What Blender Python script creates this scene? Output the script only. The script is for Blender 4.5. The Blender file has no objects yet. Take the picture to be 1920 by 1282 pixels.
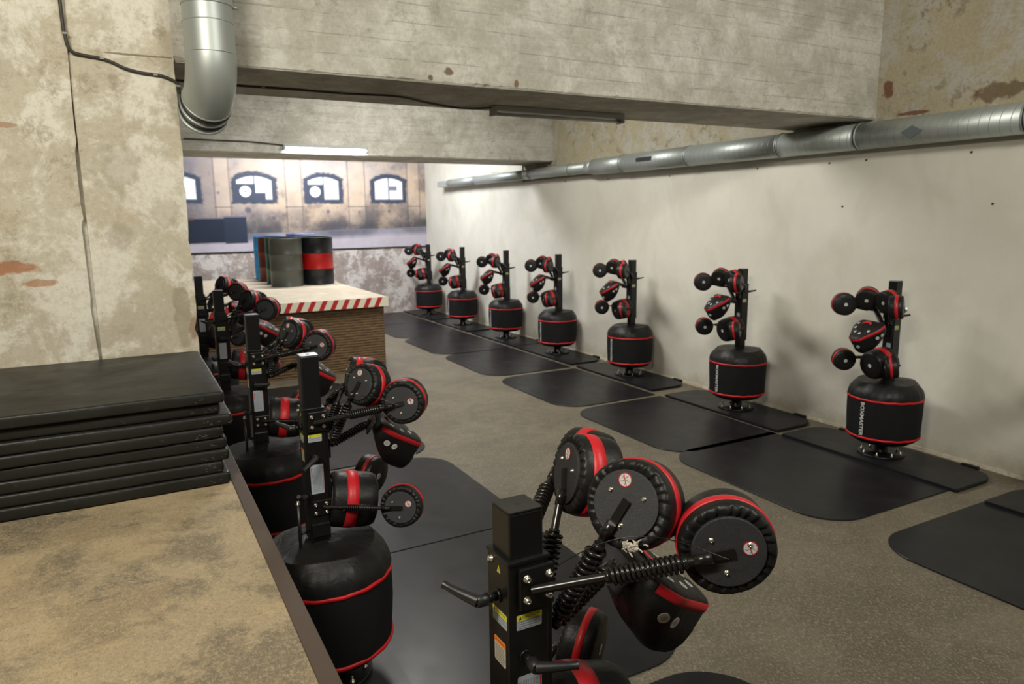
import bpy, math, random
import numpy as np
from mathutils import Vector, Matrix
from mathutils.bvhtree import BVHTree

random.seed(7)
C = bpy.context.scene.collection
scn = bpy.context.scene
PI = math.pi

# ------------------------------------------------------------------ camera
YAW, PITCH, ROLL, FPX, EYE = 0.49548, 0.17439, -0.011835, 1336.35, 2.4
fw = Vector((math.sin(YAW)*math.cos(PITCH), math.cos(YAW)*math.cos(PITCH), -math.sin(PITCH)))
rt = Vector((math.cos(YAW), -math.sin(YAW), 0)); up = rt.cross(fw)
c_, s_ = math.cos(ROLL), math.sin(ROLL)
r2 = c_*rt + s_*up; u2 = -s_*rt + c_*up
cam_d = bpy.data.cameras.new('camera')
cam = bpy.data.objects.new('camera', cam_d); C.objects.link(cam)
cam.matrix_world = Matrix(((r2.x, u2.x, -fw.x, 0), (r2.y, u2.y, -fw.y, 0), (r2.z, u2.z, -fw.z, EYE), (0, 0, 0, 1)))
cam_d.sensor_width = 36; cam_d.lens = 36*FPX/1920; cam_d.clip_start = .05; cam_d.clip_end = 100
cam_d.dof.use_dof = True; cam_d.dof.focus_distance = 2.1; cam_d.dof.aperture_fstop = 5.6
scn.camera = cam

# ------------------------------------------------------------------ world, lights, exposure
world = bpy.data.worlds.new('world'); scn.world = world; world.use_nodes = True
world.node_tree.nodes['Background'].inputs[0].default_value = (.75, .8, .8, 1)
world.node_tree.nodes['Background'].inputs[1].default_value = .05
scn.view_settings.view_transform = 'Standard'; scn.view_settings.look = 'None'
scn.view_settings.gamma = 1; scn.view_settings.use_curve_mapping = False
scn.view_settings.exposure = 0.0

def area(name, loc, to, sx, sy, power, col):
    d = bpy.data.lights.new(name, 'AREA'); d.shape = 'RECTANGLE'; d.size = sx; d.size_y = sy
    d.energy = power; d.color = col
    o = bpy.data.objects.new(name, d); C.objects.link(o); o.location = loc
    o.rotation_euler = (Vector(to)-Vector(loc)).to_track_quat('-Z', 'Y').to_euler()
    return o
area('platform_light', (-1.6, .4, 4.6), (.7, 4.6, 2.4), 1.5, .3, 182, (1, .94, .81))
area('front_bay_light', (2.8, -1.0, 4.9), (6.9, 4.6, 2.6), 1.8, .6, 210, (1, .97, .885))
area('middle_bay_light', (3.0, 8.4, 5.0), (4.0, 8.0, 0), 2.4, .9, 275, (1, .98, .92))
area('rear_bay_light', (3.6, 14.2, 5.0), (4.4, 15.8, 1.0), 2.6, .6, 430, (.95, .96, 1.0))

# ------------------------------------------------------------------ helpers
class MB:
    def __init__(s): s.v = []; s.f = []; s.m = []; s.sm = []
    def add(s, vs, fs, mi=0, M=None, smooth=False):
        b = len(s.v)
        s.v += [(M @ Vector(v)) if M is not None else Vector(v) for v in vs]
        for f in fs:
            s.f.append([b+i for i in f]); s.m.append(mi); s.sm.append(smooth)
        return s
    def box(s, x0, x1, y0, y1, z0, z1, mi=0, M=None):
        v = [(x, y, z) for z in (z0, z1) for y in (y0, y1) for x in (x0, x1)]
        return s.add(v, [(0, 2, 3, 1), (4, 5, 7, 6), (0, 1, 5, 4), (2, 6, 7, 3), (0, 4, 6, 2), (1, 3, 7, 5)], mi, M)
    def bbox(s, x0, x1, y0, y1, z0, z1, b=.005, mi=0, M=None, seg=3, bz=None):
        """box with rounded vertical corners and rounded upper and lower rims"""
        bz = b if bz is None else bz
        rings = []
        prof = [(0, bz), (bz*.3, bz*.3), (bz, 0)]
        layers = [(z0+p[0], p[1]) for p in prof] + [(z1-p[0], p[1]) for p in prof[::-1]]
        vs = []; n = 0
        for z, ins in layers:
            bb = max(b-ins, .0004); ring = []
            for cx, cy, a0 in ((x1-ins-bb, y1-ins-bb, 0), (x0+ins+bb, y1-ins-bb, 90), (x0+ins+bb, y0+ins+bb, 180), (x1-ins-bb, y0+ins+bb, 270)):
                for k in range(seg+1):
                    a = math.radians(a0+90*k/seg); ring.append((cx+bb*math.cos(a), cy+bb*math.sin(a), z))
            n = len(ring); vs += ring
        fs = []
        L = len(layers)
        for l in range(L-1):
            for k in range(n):
                a = l*n+k; b2 = l*n+(k+1) % n
                fs.append((a, b2, b2+n, a+n))
        fs.append(tuple(reversed(range(n)))); fs.append(tuple((L-1)*n+k for k in range(n)))
        return s.add(vs, fs, mi, M)
    def lathe(s, prof, n=32, mi=0, M=None, smooth=True, wob=None, mis=None, caps=True):
        """profile of (r, z) turned about z; wob(i, ang) gives (dr, dz)"""
        vs = []; fs = []
        for i, (r, z) in enumerate(prof):
            for k in range(n):
                a = 2*PI*k/n; dr, dz = wob(i, a) if wob else (0, 0)
                vs.append(((r+dr)*math.cos(a), (r+dr)*math.sin(a), z+dz))
        b = len(s.v)
        s.v += [(M @ Vector(v)) if M is not None else Vector(v) for v in vs]
        for i in range(len(prof)-1):
            for k in range(n):
                a = i*n+k; c = i*n+(k+1) % n
                s.f.append([b+a, b+c, b+c+n, b+a+n]); s.m.append(mis[i] if mis else mi); s.sm.append(smooth)
        if caps and prof[0][0] > 1e-6: s.f.append([b+k for k in reversed(range(n))]); s.m.append(mis[0] if mis else mi); s.sm.append(False)
        if caps and prof[-1][0] > 1e-6: s.f.append([b+(len(prof)-1)*n+k for k in range(n)]); s.m.append(mis[-1] if mis else mi); s.sm.append(False)
        return s
    def cyl(s, p0, p1, r, n=16, mi=0, M=None, r1=None, bev=0):
        p0 = Vector(p0); p1 = Vector(p1); d = p1-p0; L = d.length
        Q = d.to_track_quat('Z', 'Y').to_matrix().to_4x4(); Q.translation = p0
        if M is not None: Q = M @ Q
        r1 = r if r1 is None else r1
        prof = [(r-bev, 0), (r, bev), (r1, L-bev), (r1-bev, L)] if bev else [(r, 0), (r1, L)]
        return s.lathe(prof, n, mi, Q)
    def tube(s, pts, r, n=8, mi=0, M=None, closed=False):
        pts = [Vector(p) for p in pts]; N = len(pts); vs = []; fs = []
        t0 = (pts[1]-pts[0]).normalized(); ref = Vector((0, 0, 1)) if abs(t0.z) < .9 else Vector((1, 0, 0))
        nrm = t0.cross(ref).normalized()
        for i, p in enumerate(pts):
            if i == 0: t = pts[1]-pts[0]
            elif i == N-1: t = pts[-1]-pts[-2]
            else: t = pts[i+1]-pts[i-1]
            t.normalize(); nrm = (nrm - t*nrm.dot(t)).normalized(); bn = t.cross(nrm)
            rr = r(i/(N-1)) if callable(r) else r
            for k in range(n):
                a = 2*PI*k/n; vs.append(p+nrm*(rr*math.cos(a))+bn*(rr*math.sin(a)))
        for i in range(N-1):
            for k in range(n):
                a = i*n+k; c = i*n+(k+1) % n; fs.append((a, c, c+n, a+n))
        s.add(vs, fs, mi, M, True)
        s.add([vs[k] for k in range(n)], [tuple(reversed(range(n)))], mi, M)
        s.add([vs[(N-1)*n+k] for k in range(n)], [tuple(range(n))], mi, M)
        return s
    def prism(s, outline, z0, z1, mi=0, M=None):
        n = len(outline)
        vs = [(x, y, z0) for x, y in outline]+[(x, y, z1) for x, y in outline]
        fs = [tuple(reversed(range(n))), tuple(range(n, 2*n))]+[(k, (k+1) % n, n+(k+1) % n, n+k) for k in range(n)]
        return s.add(vs, fs, mi, M)
    def mesh(s, name, mats):
        me = bpy.data.meshes.new(name); me.from_pydata([tuple(v) for v in s.v], [], s.f)
        for m in (mats if isinstance(mats, (list, tuple)) else [mats]): me.materials.append(m)
        me.polygons.foreach_set('material_index', s.m); me.polygons.foreach_set('use_smooth', s.sm)
        me.update(); return me
    def obj(s, name, mats, parent=None, M=None):
        o = bpy.data.objects.new(name, s.mesh(name, mats)); C.objects.link(o)
        if parent: o.parent = parent
        if M is not None: o.matrix_local = M
        return o

def empty(name, loc=(0, 0, 0), rz=0):
    o = bpy.data.objects.new(name, None); C.objects.link(o); o.location = loc; o.rotation_euler = (0, 0, rz)
    o.empty_display_size = .1; return o
def tag(o, label, cat, group=None):
    o['label'] = label; o['category'] = cat
    if group: o['group'] = group
    return o
def struct(o): o['kind'] = 'structure'; return o
def rounded(pts, rads, seg=8):
    """polygon with rounded corners"""
    out = []; n = len(pts)
    for i in range(n):
        p = Vector(pts[i]); a = Vector(pts[i-1])-p; b = Vector(pts[(i+1) % n])-p
        r = rads[i] if isinstance(rads, (list, tuple)) else rads
        la, lb = a.length, b.length; a.normalize(); b.normalize()
        ang = a.angle(b); d = min(r/math.tan(ang/2), la*.49, lb*.49); r_ = d*math.tan(ang/2)
        cen = p+(a+b).normalized()*(r_/math.sin(ang/2))
        v0 = p+a*d-cen; v1 = p+b*d-cen
        a0 = math.atan2(v0.y, v0.x); a1 = math.atan2(v1.y, v1.x); da = (a1-a0+PI) % (2*PI)-PI
        for k in range(seg+1):
            t = a0+da*k/seg; out.append((cen.x+r_*math.cos(t), cen.y+r_*math.sin(t)))
    return out
def text_mesh(body, size, depth=0.0, bold=0.0):
    cu = bpy.data.curves.new('t', 'FONT'); cu.body = body; cu.size = size; cu.align_x = 'CENTER'; cu.align_y = 'CENTER'; cu.extrude = depth
    cu.resolution_u = 3; cu.offset = bold*size
    o = bpy.data.objects.new('t', cu); C.objects.link(o); bpy.context.view_layer.update()
    me = bpy.data.meshes.new_from_object(o.evaluated_get(bpy.context.evaluated_depsgraph_get()))
    vs = [v.co.copy() for v in me.vertices]; fs = [tuple(p.vertices) for p in me.polygons]
    bpy.data.objects.remove(o); bpy.data.curves.remove(cu); bpy.data.meshes.remove(me)
    return vs, fs
def frame(origin, n, upv=(0, 0, 1)):
    """matrix with local z = n and local y close to upv"""
    n = Vector(n).normalized(); u = Vector(upv); x = u.cross(n)
    if x.length < 1e-4: x = Vector((1, 0, 0)).cross(n)
    x.normalize(); y = n.cross(x); M = Matrix((x, y, n)).transposed().to_4x4(); M.translation = Vector(origin); return M

# ------------------------------------------------------------------ materials
class NT:
    def __init__(s, name):
        s.m = bpy.data.materials.new(name); s.m.use_nodes = True; s.t = s.m.node_tree
        s.b = s.t.nodes['Principled BSDF']; s.tc = s.t.nodes.new('ShaderNodeTexCoord')
    def node(s, typ, **kw):
        n = s.t.nodes.new(typ)
        for k, v in kw.items(): setattr(n, k, v)
        return n
    def put(s, sock, v):
        if isinstance(v, bpy.types.NodeSocket): s.t.links.new(v, sock)
        elif v is not None:
            if isinstance(v, (tuple, list)) and len(v) == 3 and sock.type == 'RGBA': v = (*v, 1)
            sock.default_value = v
    def mapping(s, scale=(1, 1, 1), rot=(0, 0, 0), loc=(0, 0, 0)):
        n = s.node('ShaderNodeMapping'); s.t.links.new(s.tc.outputs['Object'], n.inputs[0])
        n.inputs['Scale'].default_value = scale; n.inputs['Rotation'].default_value = rot; n.inputs['Location'].default_value = loc
        return n.outputs[0]
    def noise(s, scale, detail=6, rough=.6, dist=0, vec=None, out='Fac'):
        n = s.node('ShaderNodeTexNoise'); n.inputs['Scale'].default_value = scale; n.inputs['Detail'].default_value = detail
        n.inputs['Roughness'].default_value = rough; n.inputs['Distortion'].default_value = dist
        s.t.links.new(vec or s.tc.outputs['Object'], n.inputs['Vector']); return n.outputs[out]
    def voro(s, scale, vec=None, feature='F1'):
        n = s.node('ShaderNodeTexVoronoi', feature=feature); n.inputs['Scale'].default_value = scale
        s.t.links.new(vec or s.tc.outputs['Object'], n.inputs['Vector']); return n
    def ramp(s, fac, stops, interp='LINEAR'):
        n = s.node('ShaderNodeValToRGB'); n.color_ramp.interpolation = interp; e = n.color_ramp.elements
        while len(e) < len(stops): e.new(.5)
        for i, (p, c) in enumerate(stops):
            e[i].position = p; e[i].color = (*c, 1) if isinstance(c, (tuple, list)) else (c, c, c, 1)
        s.t.links.new(fac, n.inputs[0]); return n.outputs[0]
    def mix(s, fac, a, b, mode='MIX'):
        n = s.node('ShaderNodeMix', data_type='RGBA', blend_type=mode)
        s.put(n.inputs[0], fac); s.put(n.inputs[6], a); s.put(n.inputs[7], b); return n.outputs[2]
    def math(s, op, a, b=None, clamp=False):
        n = s.node('ShaderNodeMath', operation=op, use_clamp=clamp); s.put(n.inputs[0], a); s.put(n.inputs[1], b); return n.outputs[0]
    def sep(s):
        n = s.node('ShaderNodeSeparateXYZ'); s.t.links.new(s.tc.outputs['Object'], n.inputs[0]); return n.outputs
    def bump(s, h, strength=.3, dist=.01, prev=None):
        n = s.node('ShaderNodeBump'); n.inputs['Strength'].default_value = strength; n.inputs['Distance'].default_value = dist
        s.t.links.new(h, n.inputs['Height'])
        if prev: s.t.links.new(prev, n.inputs['Normal'])
        return n.outputs[0]
    def blob(s, p, rx, ry, rz, wob=.25, wscale=9):
        """0..1 patch about a point with a ragged rim"""
        m = s.node('ShaderNodeMapping'); s.t.links.new(s.tc.outputs['Object'], m.inputs[0]); m.vector_type = 'POINT'
        m.inputs['Location'].default_value = (-p[0]/rx, -p[1]/ry, -p[2]/rz); m.inputs['Scale'].default_value = (1/rx, 1/ry, 1/rz)
        l = s.node('ShaderNodeVectorMath', operation='LENGTH'); s.t.links.new(m.outputs[0], l.inputs[0])
        d = s.math('ADD', l.outputs['Value'], s.math('MULTIPLY', s.math('SUBTRACT', s.noise(wscale, 5), .5), wob*6))
        return s.ramp(d, [(0.0, 1), (.55, 1), (.75, 0)])
    def done(s, col=None, rough=None, metal=None, normal=None, spec=None):
        s.put(s.b.inputs['Base Color'], col); s.put(s.b.inputs['Roughness'], rough)
        s.put(s.b.inputs['Metallic'], metal); s.put(s.b.inputs['Normal'], normal)
        if spec is not None: s.b.inputs['Specular IOR Level'].default_value = spec
        return s.m

def simple(name, col, rough=.5, metal=0, spec=None, bump=None):
    t = NT(name); nr = None
    v = t.noise(40, 3); c = t.mix(t.math('MULTIPLY', v, .35), col, tuple(x*.7 for x in col))
    if bump: nr = t.bump(t.noise(bump[0], 4), bump[1], bump[2] if len(bump) > 2 else .002)
    return t.done(c, rough, metal, nr, spec)

def mat_concrete(name, base, light, dark, boards=True, axis='z', blobs=(), stain=.5, rough=.85, lightamt=(.47, .56), warm=None, sc=1.0):
    t = NT(name)
    big = t.noise(.8*sc, 5, .6); mid = t.noise(2.6*sc, 13, .72, .25); fine = t.noise(34, 8, .75)
    c = t.mix(t.ramp(big, [(.38, 0), (.62, 1)]), base, tuple(.86*x for x in base))
    if warm: c = t.mix(t.ramp(t.noise(1.3, 10, .68, vec=t.mapping(loc=(7, 3, 1))), [(.50, 0), (.60, .6)]), c, warm)
    c = t.mix(t.ramp(mid, [(lightamt[0], 0), (lightamt[1], .9)]), c, light)
    gate = t.ramp(t.noise(1.1, 3, .5, vec=t.mapping(loc=(11, 5, 2))), [(.42, 0), (.58, 1)])
    mid2 = t.noise(6.5, 13, .78, .2, vec=t.mapping(loc=(3, 9, 5)))
    c = t.mix(t.math('MULTIPLY', t.ramp(mid2, [(.53, 0), (.60, stain)]), gate), c, dark)
    sp = t.noise(24, 9, .8, vec=t.mapping(loc=(1, 2, 3)))
    c = t.mix(t.ramp(sp, [(.585, 0), (.66, stain*.8)]), c, dark)
    wh = t.noise(19, 10, .8, vec=t.mapping(loc=(8, 2, 6)))
    c = t.mix(t.ramp(wh, [(.56, 0), (.64, .5)]), c, light)
    c = t.mix(t.ramp(fine, [(.34, .30), (.55, 0)]), c, dark)
    h = t.math('ADD', t.math('MULTIPLY', mid, .7), t.math('MULTIPLY', fine, .25)); h = t.math('ADD', h, t.math('MULTIPLY', sp, -.25))
    if boards:
        z = t.sep()[2 if axis == 'z' else 0]
        zz = t.math('ADD', z, t.math('MULTIPLY', t.noise(1.0, 2), .04))
        w = t.math('PINGPONG', t.math('MULTIPLY', zz, 8.0), .5)
        brk = t.ramp(t.noise(3.0, 6, .7, vec=t.mapping(scale=(.8, .8, 3))), [(.44, 0), (.53, 1)])
        ln = t.math('MULTIPLY', t.ramp(w, [(0.0, 1), (.04, 0)]), brk)
        c = t.mix(t.math('MULTIPLY', ln, .42), c, tuple(.6*x for x in dark))
        streak = t.noise(2.5, 9, .72, vec=t.mapping(scale=(.5, .5, 6)))
        c = t.mix(t.ramp(streak, [(.52, 0), (.66, .28)]), c, dark)
        h = t.math('SUBTRACT', h, t.math('MULTIPLY', ln, .4))
    for p, r, col, amt in blobs:
        b = t.blob(p, *r)
        c = t.mix(t.math('MULTIPLY', b, amt), c, t.mix(t.noise(14, 5, .7), col, tuple(.5*x for x in col)))
        h = t.math('SUBTRACT', h, t.math('MULTIPLY', b, .25))
    return t.done(c, rough, 0, t.bump(h, .5, .014), .25)

def mat_lino(name, base, light, dark, patch, patch_amt=.6, rough=.45, fleck=.6, fs=1.0, pale=None):
    t = NT(name)
    big = t.noise(1.1, 5, .6, vec=t.mapping(loc=(4, 1, 0))); mid = t.noise(1.5, 10, .68, .5)
    c = t.mix(t.ramp(big, [(.38, 0), (.62, 1)]), base, dark)
    c = t.mix(t.ramp(mid, [(.505, 0), (.535, patch_amt)]), c, patch)
    fl = t.noise(120*fs, 4, .68, .9, vec=t.mapping(scale=(1, .4, 1), rot=(0, 0, .5)))
    fl2 = t.noise(100*fs, 4, .68, 1.0, vec=t.mapping(scale=(.4, 1, 1), rot=(0, 0, .4), loc=(3, 3, 0)))
    md = t.noise(26, 6, .7)
    c = t.mix(t.ramp(md, [(.42, .35), (.55, 0)]), c, dark)
    c = t.mix(t.ramp(fl, [(.53, 0), (.62, fleck)]), c, light)
    c = t.mix(t.ramp(fl2, [(.54, 0), (.70, .55)]), c, tuple(.5*x for x in dark))
    if pale:
        pl = t.noise(1.15, 11, .70, .3, vec=t.mapping(loc=(2.5, 8.1, 0)))
        c = t.mix(t.ramp(pl, [(.50, 0), (.56, .5)]), c, pale)
        c = t.mix(t.ramp(t.noise(75, 5, .75), [(.50, 0), (.62, .45)]), c, pale)
        c = t.mix(t.ramp(t.noise(70, 5, .75, vec=t.mapping(loc=(5, 5, 5))), [(.54, 0), (.66, .6)]), c, tuple(.45*x for x in dark))
    gr = t.noise(230, 2, .6)
    c = t.mix(t.ramp(gr, [(.35, .4), (.6, 0)]), c, tuple(.5*x for x in base))
    r = t.ramp(t.noise(6, 5), [(.3, rough-.07), (.7, rough+.16)])
    return t.done(c, r, 0, t.bump(t.noise(90, 4), .12, .003), .4)

M_floor = mat_lino('floor_linoleum', (.140, .119, .082), (.40, .35, .265), (.100, .084, .058), (.168, .142, .10), .5, .42, .6)
M_platform = mat_lino('platform_linoleum', (.37, .29, .175), (.66, .56, .39), (.27, .21, .127), (.155, .133, .096), .9, .6, .30, 1.5, (.57, .455, .28))
M_conc_left = mat_concrete('pillar_plaster', (.60, .55, .43), (.77, .745, .65), (.31, .25, .165), boards=False, stain=.6,
    warm=(.52, .445, .31), lightamt=(.47, .55),
    blobs=(((.14, 4.95, 3.362), (.30, .3, .009), (.22, .18, .11), .8), ((.24, 4.95, 2.45), (.13, .3, .14), (.50, .44, .32), .4), ((.30, 4.95, 1.85), (.07, .3, .30), (.42, .36, .25), .6),
           ((-.55, 4.93, 2.14), (.22, .3, .055), (.50, .19, .07), .8), ((-.45, 4.93, 2.05), (.10, .3, .03), (.55, .24, .09), .7),
           ((.36, 4.93, 1.72), (.05, .3, .10), (.34, .17, .10), .6), ((-.50, 4.93, 2.93), (.07, .3, .02), (.45, .22, .10), .6),
           ((-.01, 4.93, 2.30), (.10, .3, .12), (.42, .36, .26), .4), ((.03, 4.93, 2.72), (.13, .3, .22), (.48, .42, .31), .4)))
M_beam = mat_concrete('beam_concrete', (.49, .47, .40), (.65, .635, .57), (.23, .215, .175), stain=.42, lightamt=(.44, .60),
    blobs=(((2.19, 4.95, 3.43), (.055, .3, .045), (.20, .13, .08), .9), ((2.04, 4.95, 3.38), (.03, .3, .03), (.20, .13, .08), .9),
           ((2.74, 4.95, 3.385), (.03, .3, .04), (.24, .14, .08), .9)))
M_wallhi = mat_concrete('upper_wall_concrete', (.41, .365, .25), (.43, .41, .36), (.16, .125, .075), boards=False, stain=.8, lightamt=(.47, .56),
    blobs=(((7, 4.84, 3.62), (.4, .09, .13), (.20, .085, .045), .9), ((7, 4.55, 3.36), (.4, .25, .03), (.20, .09, .05), .9),
           ((7, 3.75, 3.45), (.4, .35, .12), (.16, .10, .05), .8)))
M_back = mat_concrete('old_back_wall', (.36, .30, .26), (.66, .62, .58), (.20, .17, .16), boards=False, stain=.7, lightamt=(.46, .56))
M_ceil = mat_concrete('ceiling_concrete', (.36, .34, .29), (.50, .48, .42), (.2, .18, .15), boards=True, axis='x', stain=.4)

def mat_white_wall():
    t = NT('painted_plaster')
    c = t.mix(t.ramp(t.noise(.7, 5, .6), [(.35, 0), (.65, 1)]), (.69, .67, .59), (.60, .58, .50))
    c = t.mix(t.ramp(t.noise(1.6, 7, .6, .6, vec=t.mapping(scale=(1, .8, .6))), [(.48, 0), (.66, .5)]), c, (.52, .505, .40))
    z = t.sep()[2]
    g = t.math('ADD', z, t.math('MULTIPLY', t.noise(3, 6, .7), .5))
    c = t.mix(t.ramp(g, [(.10, .0), (.28, .55), (.45, 0)]), c, (.33, .29, .20))
    c = t.mix(t.ramp(t.noise(18, 7, .75), [(.64, 0), (.75, .35)]), c, (.36, .33, .27))
    return t.done(c, .62, 0, t.bump(t.noise(7, 6), .18, .01), .3)
M_white_wall = mat_white_wall()

def mat_vinyl():
    t = NT('black_vinyl')
    c = t.mix(t.noise(8, 4), (.007, .007, .007), (.014, .0135, .013))
    n = t.bump(t.noise(14, 5, .6, .8), .35, .012); n = t.bump(t.noise(300, 2), .10, .001, n)
    return t.done(c, t.ramp(t.noise(20, 4), [(.3, .36), (.7, .52)]), 0, n, .27)
M_vinyl = mat_vinyl()
M_fabric = simple('black_mesh_fabric', (.007, .0072, .008), .8, 0, .25, (9, .25, .01))
def mat_red():
    t = NT('red_vinyl')
    c = t.mix(t.noise(12, 5), (.42, .008, .014), (.56, .018, .026))
    n = t.bump(t.noise(14, 5, .6, .8), .2, .006)
    return t.done(c, .42, 0, n, .4)
M_red = mat_red()
M_piping = simple('red_piping', (.55, .003, .006), .5)
M_paint = simple('black_powder_coat', (.007, .007, .007), .33, 0, .38, (260, .25, .001))
M_cap = simple('glossy_black_cap', (.010, .010, .011), .16, 0, .6, (90, .05, .001))
M_spring = simple('black_spring_steel', (.014, .013, .012), .24, .15, .6, (120, .12, .001))
M_plastic = simple('black_handle_plastic', (.014, .014, .015), .38, 0, .5, (200, .1, .001))
def mat_plate():
    t = NT('hammered_back_plate')
    c = t.mix(t.noise(9, 4), (.026, .028, .031), (.044, .046, .049))
    n = t.bump(t.noise(800, 2, .6), .9, .0016)
    return t.done(c, .36, .35, n, .7)
M_plate = mat_plate()
M_steel = simple('zinc_bolt', (.62, .58, .50), .28, .9)
M_white = simple('white_vinyl_print', (.60, .60, .58), .5)
M_dotgrey = simple('grey_print', (.25, .25, .25), .5)
M_label = simple('grey_label', (.36, .40, .44), .45)
M_ink = simple('label_ink', (.05, .05, .06), .5)
M_inkgrey = simple('label_small_print', (.17, .19, .21), .5)
M_yellow = simple('yellow_label', (.72, .68, .02), .45)
M_orange = simple('orange_label', (.85, .20, .01), .45)
M_cream = simple('cream_label', (.52, .49, .38), .5)
M_redink = simple('red_print', (.55, .02, .02), .5)
M_foam = simple('torn_foam', (.52, .48, .40), .95, 0, .1, (60, .8, .01))
def mat_rubber():
    t = NT('rubber_mat')
    c = t.mix(t.ramp(t.noise(2.2, 6, .6), [(.35, 0), (.65, 1)]), (.010, .010, .0115), (.016, .016, .017))
    c = t.mix(t.ramp(t.noise(60, 4, .7), [(.62, 0), (.72, .5)]), c, (.05, .048, .045))
    r = t.ramp(t.noise(4, 6), [(.3, .28), (.7, .38)])
    return t.done(c, r, 0, t.bump(t.noise(140, 3), .18, .0015), .16)
M_rubber = mat_rubber()
def mat_gym():
    t = NT('gym_mat_vinyl')
    c = t.mix(t.ramp(t.noise(2.2, 6, .6, vec=t.mapping(scale=(1, 3, 1))), [(.35, 0), (.7, 1)]), (.0095, .0095, .0085), (.018, .0175, .0145))
    c = t.mix(t.ramp(t.noise(16, 8, .75), [(.63, 0), (.72, .45)]), c, (.10, .095, .08))
    return t.done(c, t.ramp(t.noise(5, 5), [(.3, .36), (.7, .52)]), 0, t.bump(t.noise(6, 5, .6, .6), .35, .015), .32)
M_gym = mat_gym()
M_scuff = simple('scuffed_vinyl', (.13, .12, .10), .7)
M_strip = simple('brown_edge_strip', (.085, .060, .046), .5, 0, .4, (180, .15, .001))
def mat_galv(axis):
    t = NT('galvanised_duct')
    s = t.sep()
    c = t.mix(t.noise(5, 4, .5), (.46, .50, .48), (.37, .41, .40))
    c = t.mix(t.ramp(t.noise(2.2, 3, .5), [(.4, 0), (.7, .4)]), c, (.50, .54, .50))
    if axis:
        v = t.math('ADD', t.math('MULTIPLY', s[1], 11.5), t.math('MULTIPLY', s[2], 2.0))
        w = t.math('PINGPONG', v, .5)
        ln = t.ramp(w, [(0, 1), (.035, 0)])
        c = t.mix(t.math('MULTIPLY', ln, .6), c, (.10, .11, .11))
        nn = t.bump(ln, .5, .003)
    else: nn = t.bump(t.noise(8, 3), .08, .003)
    return t.done(c, .47, .62, nn)
M_patch = simple('dull_zinc_patch', (.16, .19, .20), .5, .4)
M_galv = mat_galv(True); M_galv2 = mat_galv(False)
M_gasket = simple('rubber_gasket', (.01, .01, .01), .5)
M_cable = simple('dark_cable', (.045, .038, .03), .55)
M_clip = simple('grey_clip', (.28, .28, .26), .5)
M_fix = simple('grey_lamp_housing', (.40, .41, .39), .45)
M_dark = simple('dark_grille', (.02, .02, .02), .6)
def mat_emit(name, col, st):
    t = NT(name); t.b.inputs['Emission Color'].default_value = (*col, 1); t.b.inputs['Emission Strength'].default_value = st
    return t.done((.8, .8, .8), .4)
M_tube = mat_emit('lit_tube', (.86, .95, 1.0), 55)
def mat_ply():
    t = NT('plywood_top')
    g = t.noise(2.5, 6, .6, .6, vec=t.mapping(scale=(1.2, 9, 1)))
    c = t.mix(t.ramp(g, [(.35, 0), (.65, 1)]), (.50, .43, .32), (.40, .33, .235))
    c = t.mix(t.ramp(t.noise(3, 6, .7), [(.5, 0), (.7, .5)]), c, (.66, .63, .54))
    return t.done(c, .55, 0, None, .35)
M_ply = mat_ply()
def mat_layers():
    t = NT('layered_board')
    z = t.sep()[2]
    v = t.math('ADD', t.math('MULTIPLY', z, 24), t.math('MULTIPLY', t.noise(4, 5), .5))
    w = t.math('PINGPONG', v, .5)
    c = t.mix(t.ramp(w, [(.05, 0), (.3, 1)]), (.042, .026, .014), (.135, .086, .046))
    c = t.mix(t.ramp(t.noise(9, 7, .7, vec=t.mapping(scale=(1, 1, 3))), [(.45, 0), (.7, .6)]), c, (.24, .155, .08))
    return t.done(c, .8, 0, t.bump(w, .5, .02), .2)
M_layers = mat_layers()
M_cream_paint = simple('cream_paint', (.66, .62, .50), .5)
M_redtape = simple('red_tape', (.42, .012, .012), .5)
def drum_mat(n, c): return simple(n, c, .38, .1, .5, (6, .1, .01))
M_dblack = drum_mat('black_drum_paint', (.011, .012, .016)); M_dred = drum_mat('red_drum_paint', (.50, .008, .006))
M_dgrey = drum_mat('grey_drum_paint', (.095, .10, .085)); M_dblue = drum_mat('blue_drum_paint', (.02, .42, .95))
M_dbrown = drum_mat('brown_drum_paint', (.16, .028, .014)); M_dgreen = drum_mat('green_drum_paint', (.005, .105, .045))
M_dviolet = drum_mat('violet_drum_paint', (.35, .34, .62))

# ------------------------------------------------------------------ the room
XR, YB, ZC = 7.0, 17.5, 5.2
b = MB(); b.box(-6, XR+.2, -6, YB+.2, -.1, 0); struct(b.obj('floor', M_floor))
b = MB(); b.box(-6, XR+.2, -6, YB+.2, ZC, ZC+.1); struct(b.obj('ceiling', M_ceil))
b = MB(); b.box(XR, XR+.2, -6, YB, 0, ZC); wr = struct(b.obj('wall_right', M_wallhi))
b = MB(); b.box(XR-.03, XR-.001, -6, YB-.001, 0.001, 3.06)          # plaster skin on the lower wall
b.box(XR-.03, XR-.001, 12.401, YB-.001, 3.0601, ZC-.001)
for y, z in ((6.48, 2.944), (5.45, 2.938), (5.0, 2.94), (3.93, 2.934), (5.25, 2.464), (3.70, 2.461), (10.85, 2.996), (9.58, 2.97), (8.1, 2.94)):
    b.cyl((XR-.031, y, z), (XR-.036, y, z), .011, 8, 1)
b.obj('plaster_skin', [M_white_wall, M_dark], wr)
b = MB(); b.box(-6, XR, YB, YB+.2, 0, ZC); struct(b.obj('wall_back', M_back))
b = MB(); b.box(-6.2, -6, -6, YB, 0, ZC); struct(b.obj('wall_left', M_back))
b = MB(); b.box(-6, XR, -6.2, -6, 0, ZC); struct(b.obj('wall_front', M_back))
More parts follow.
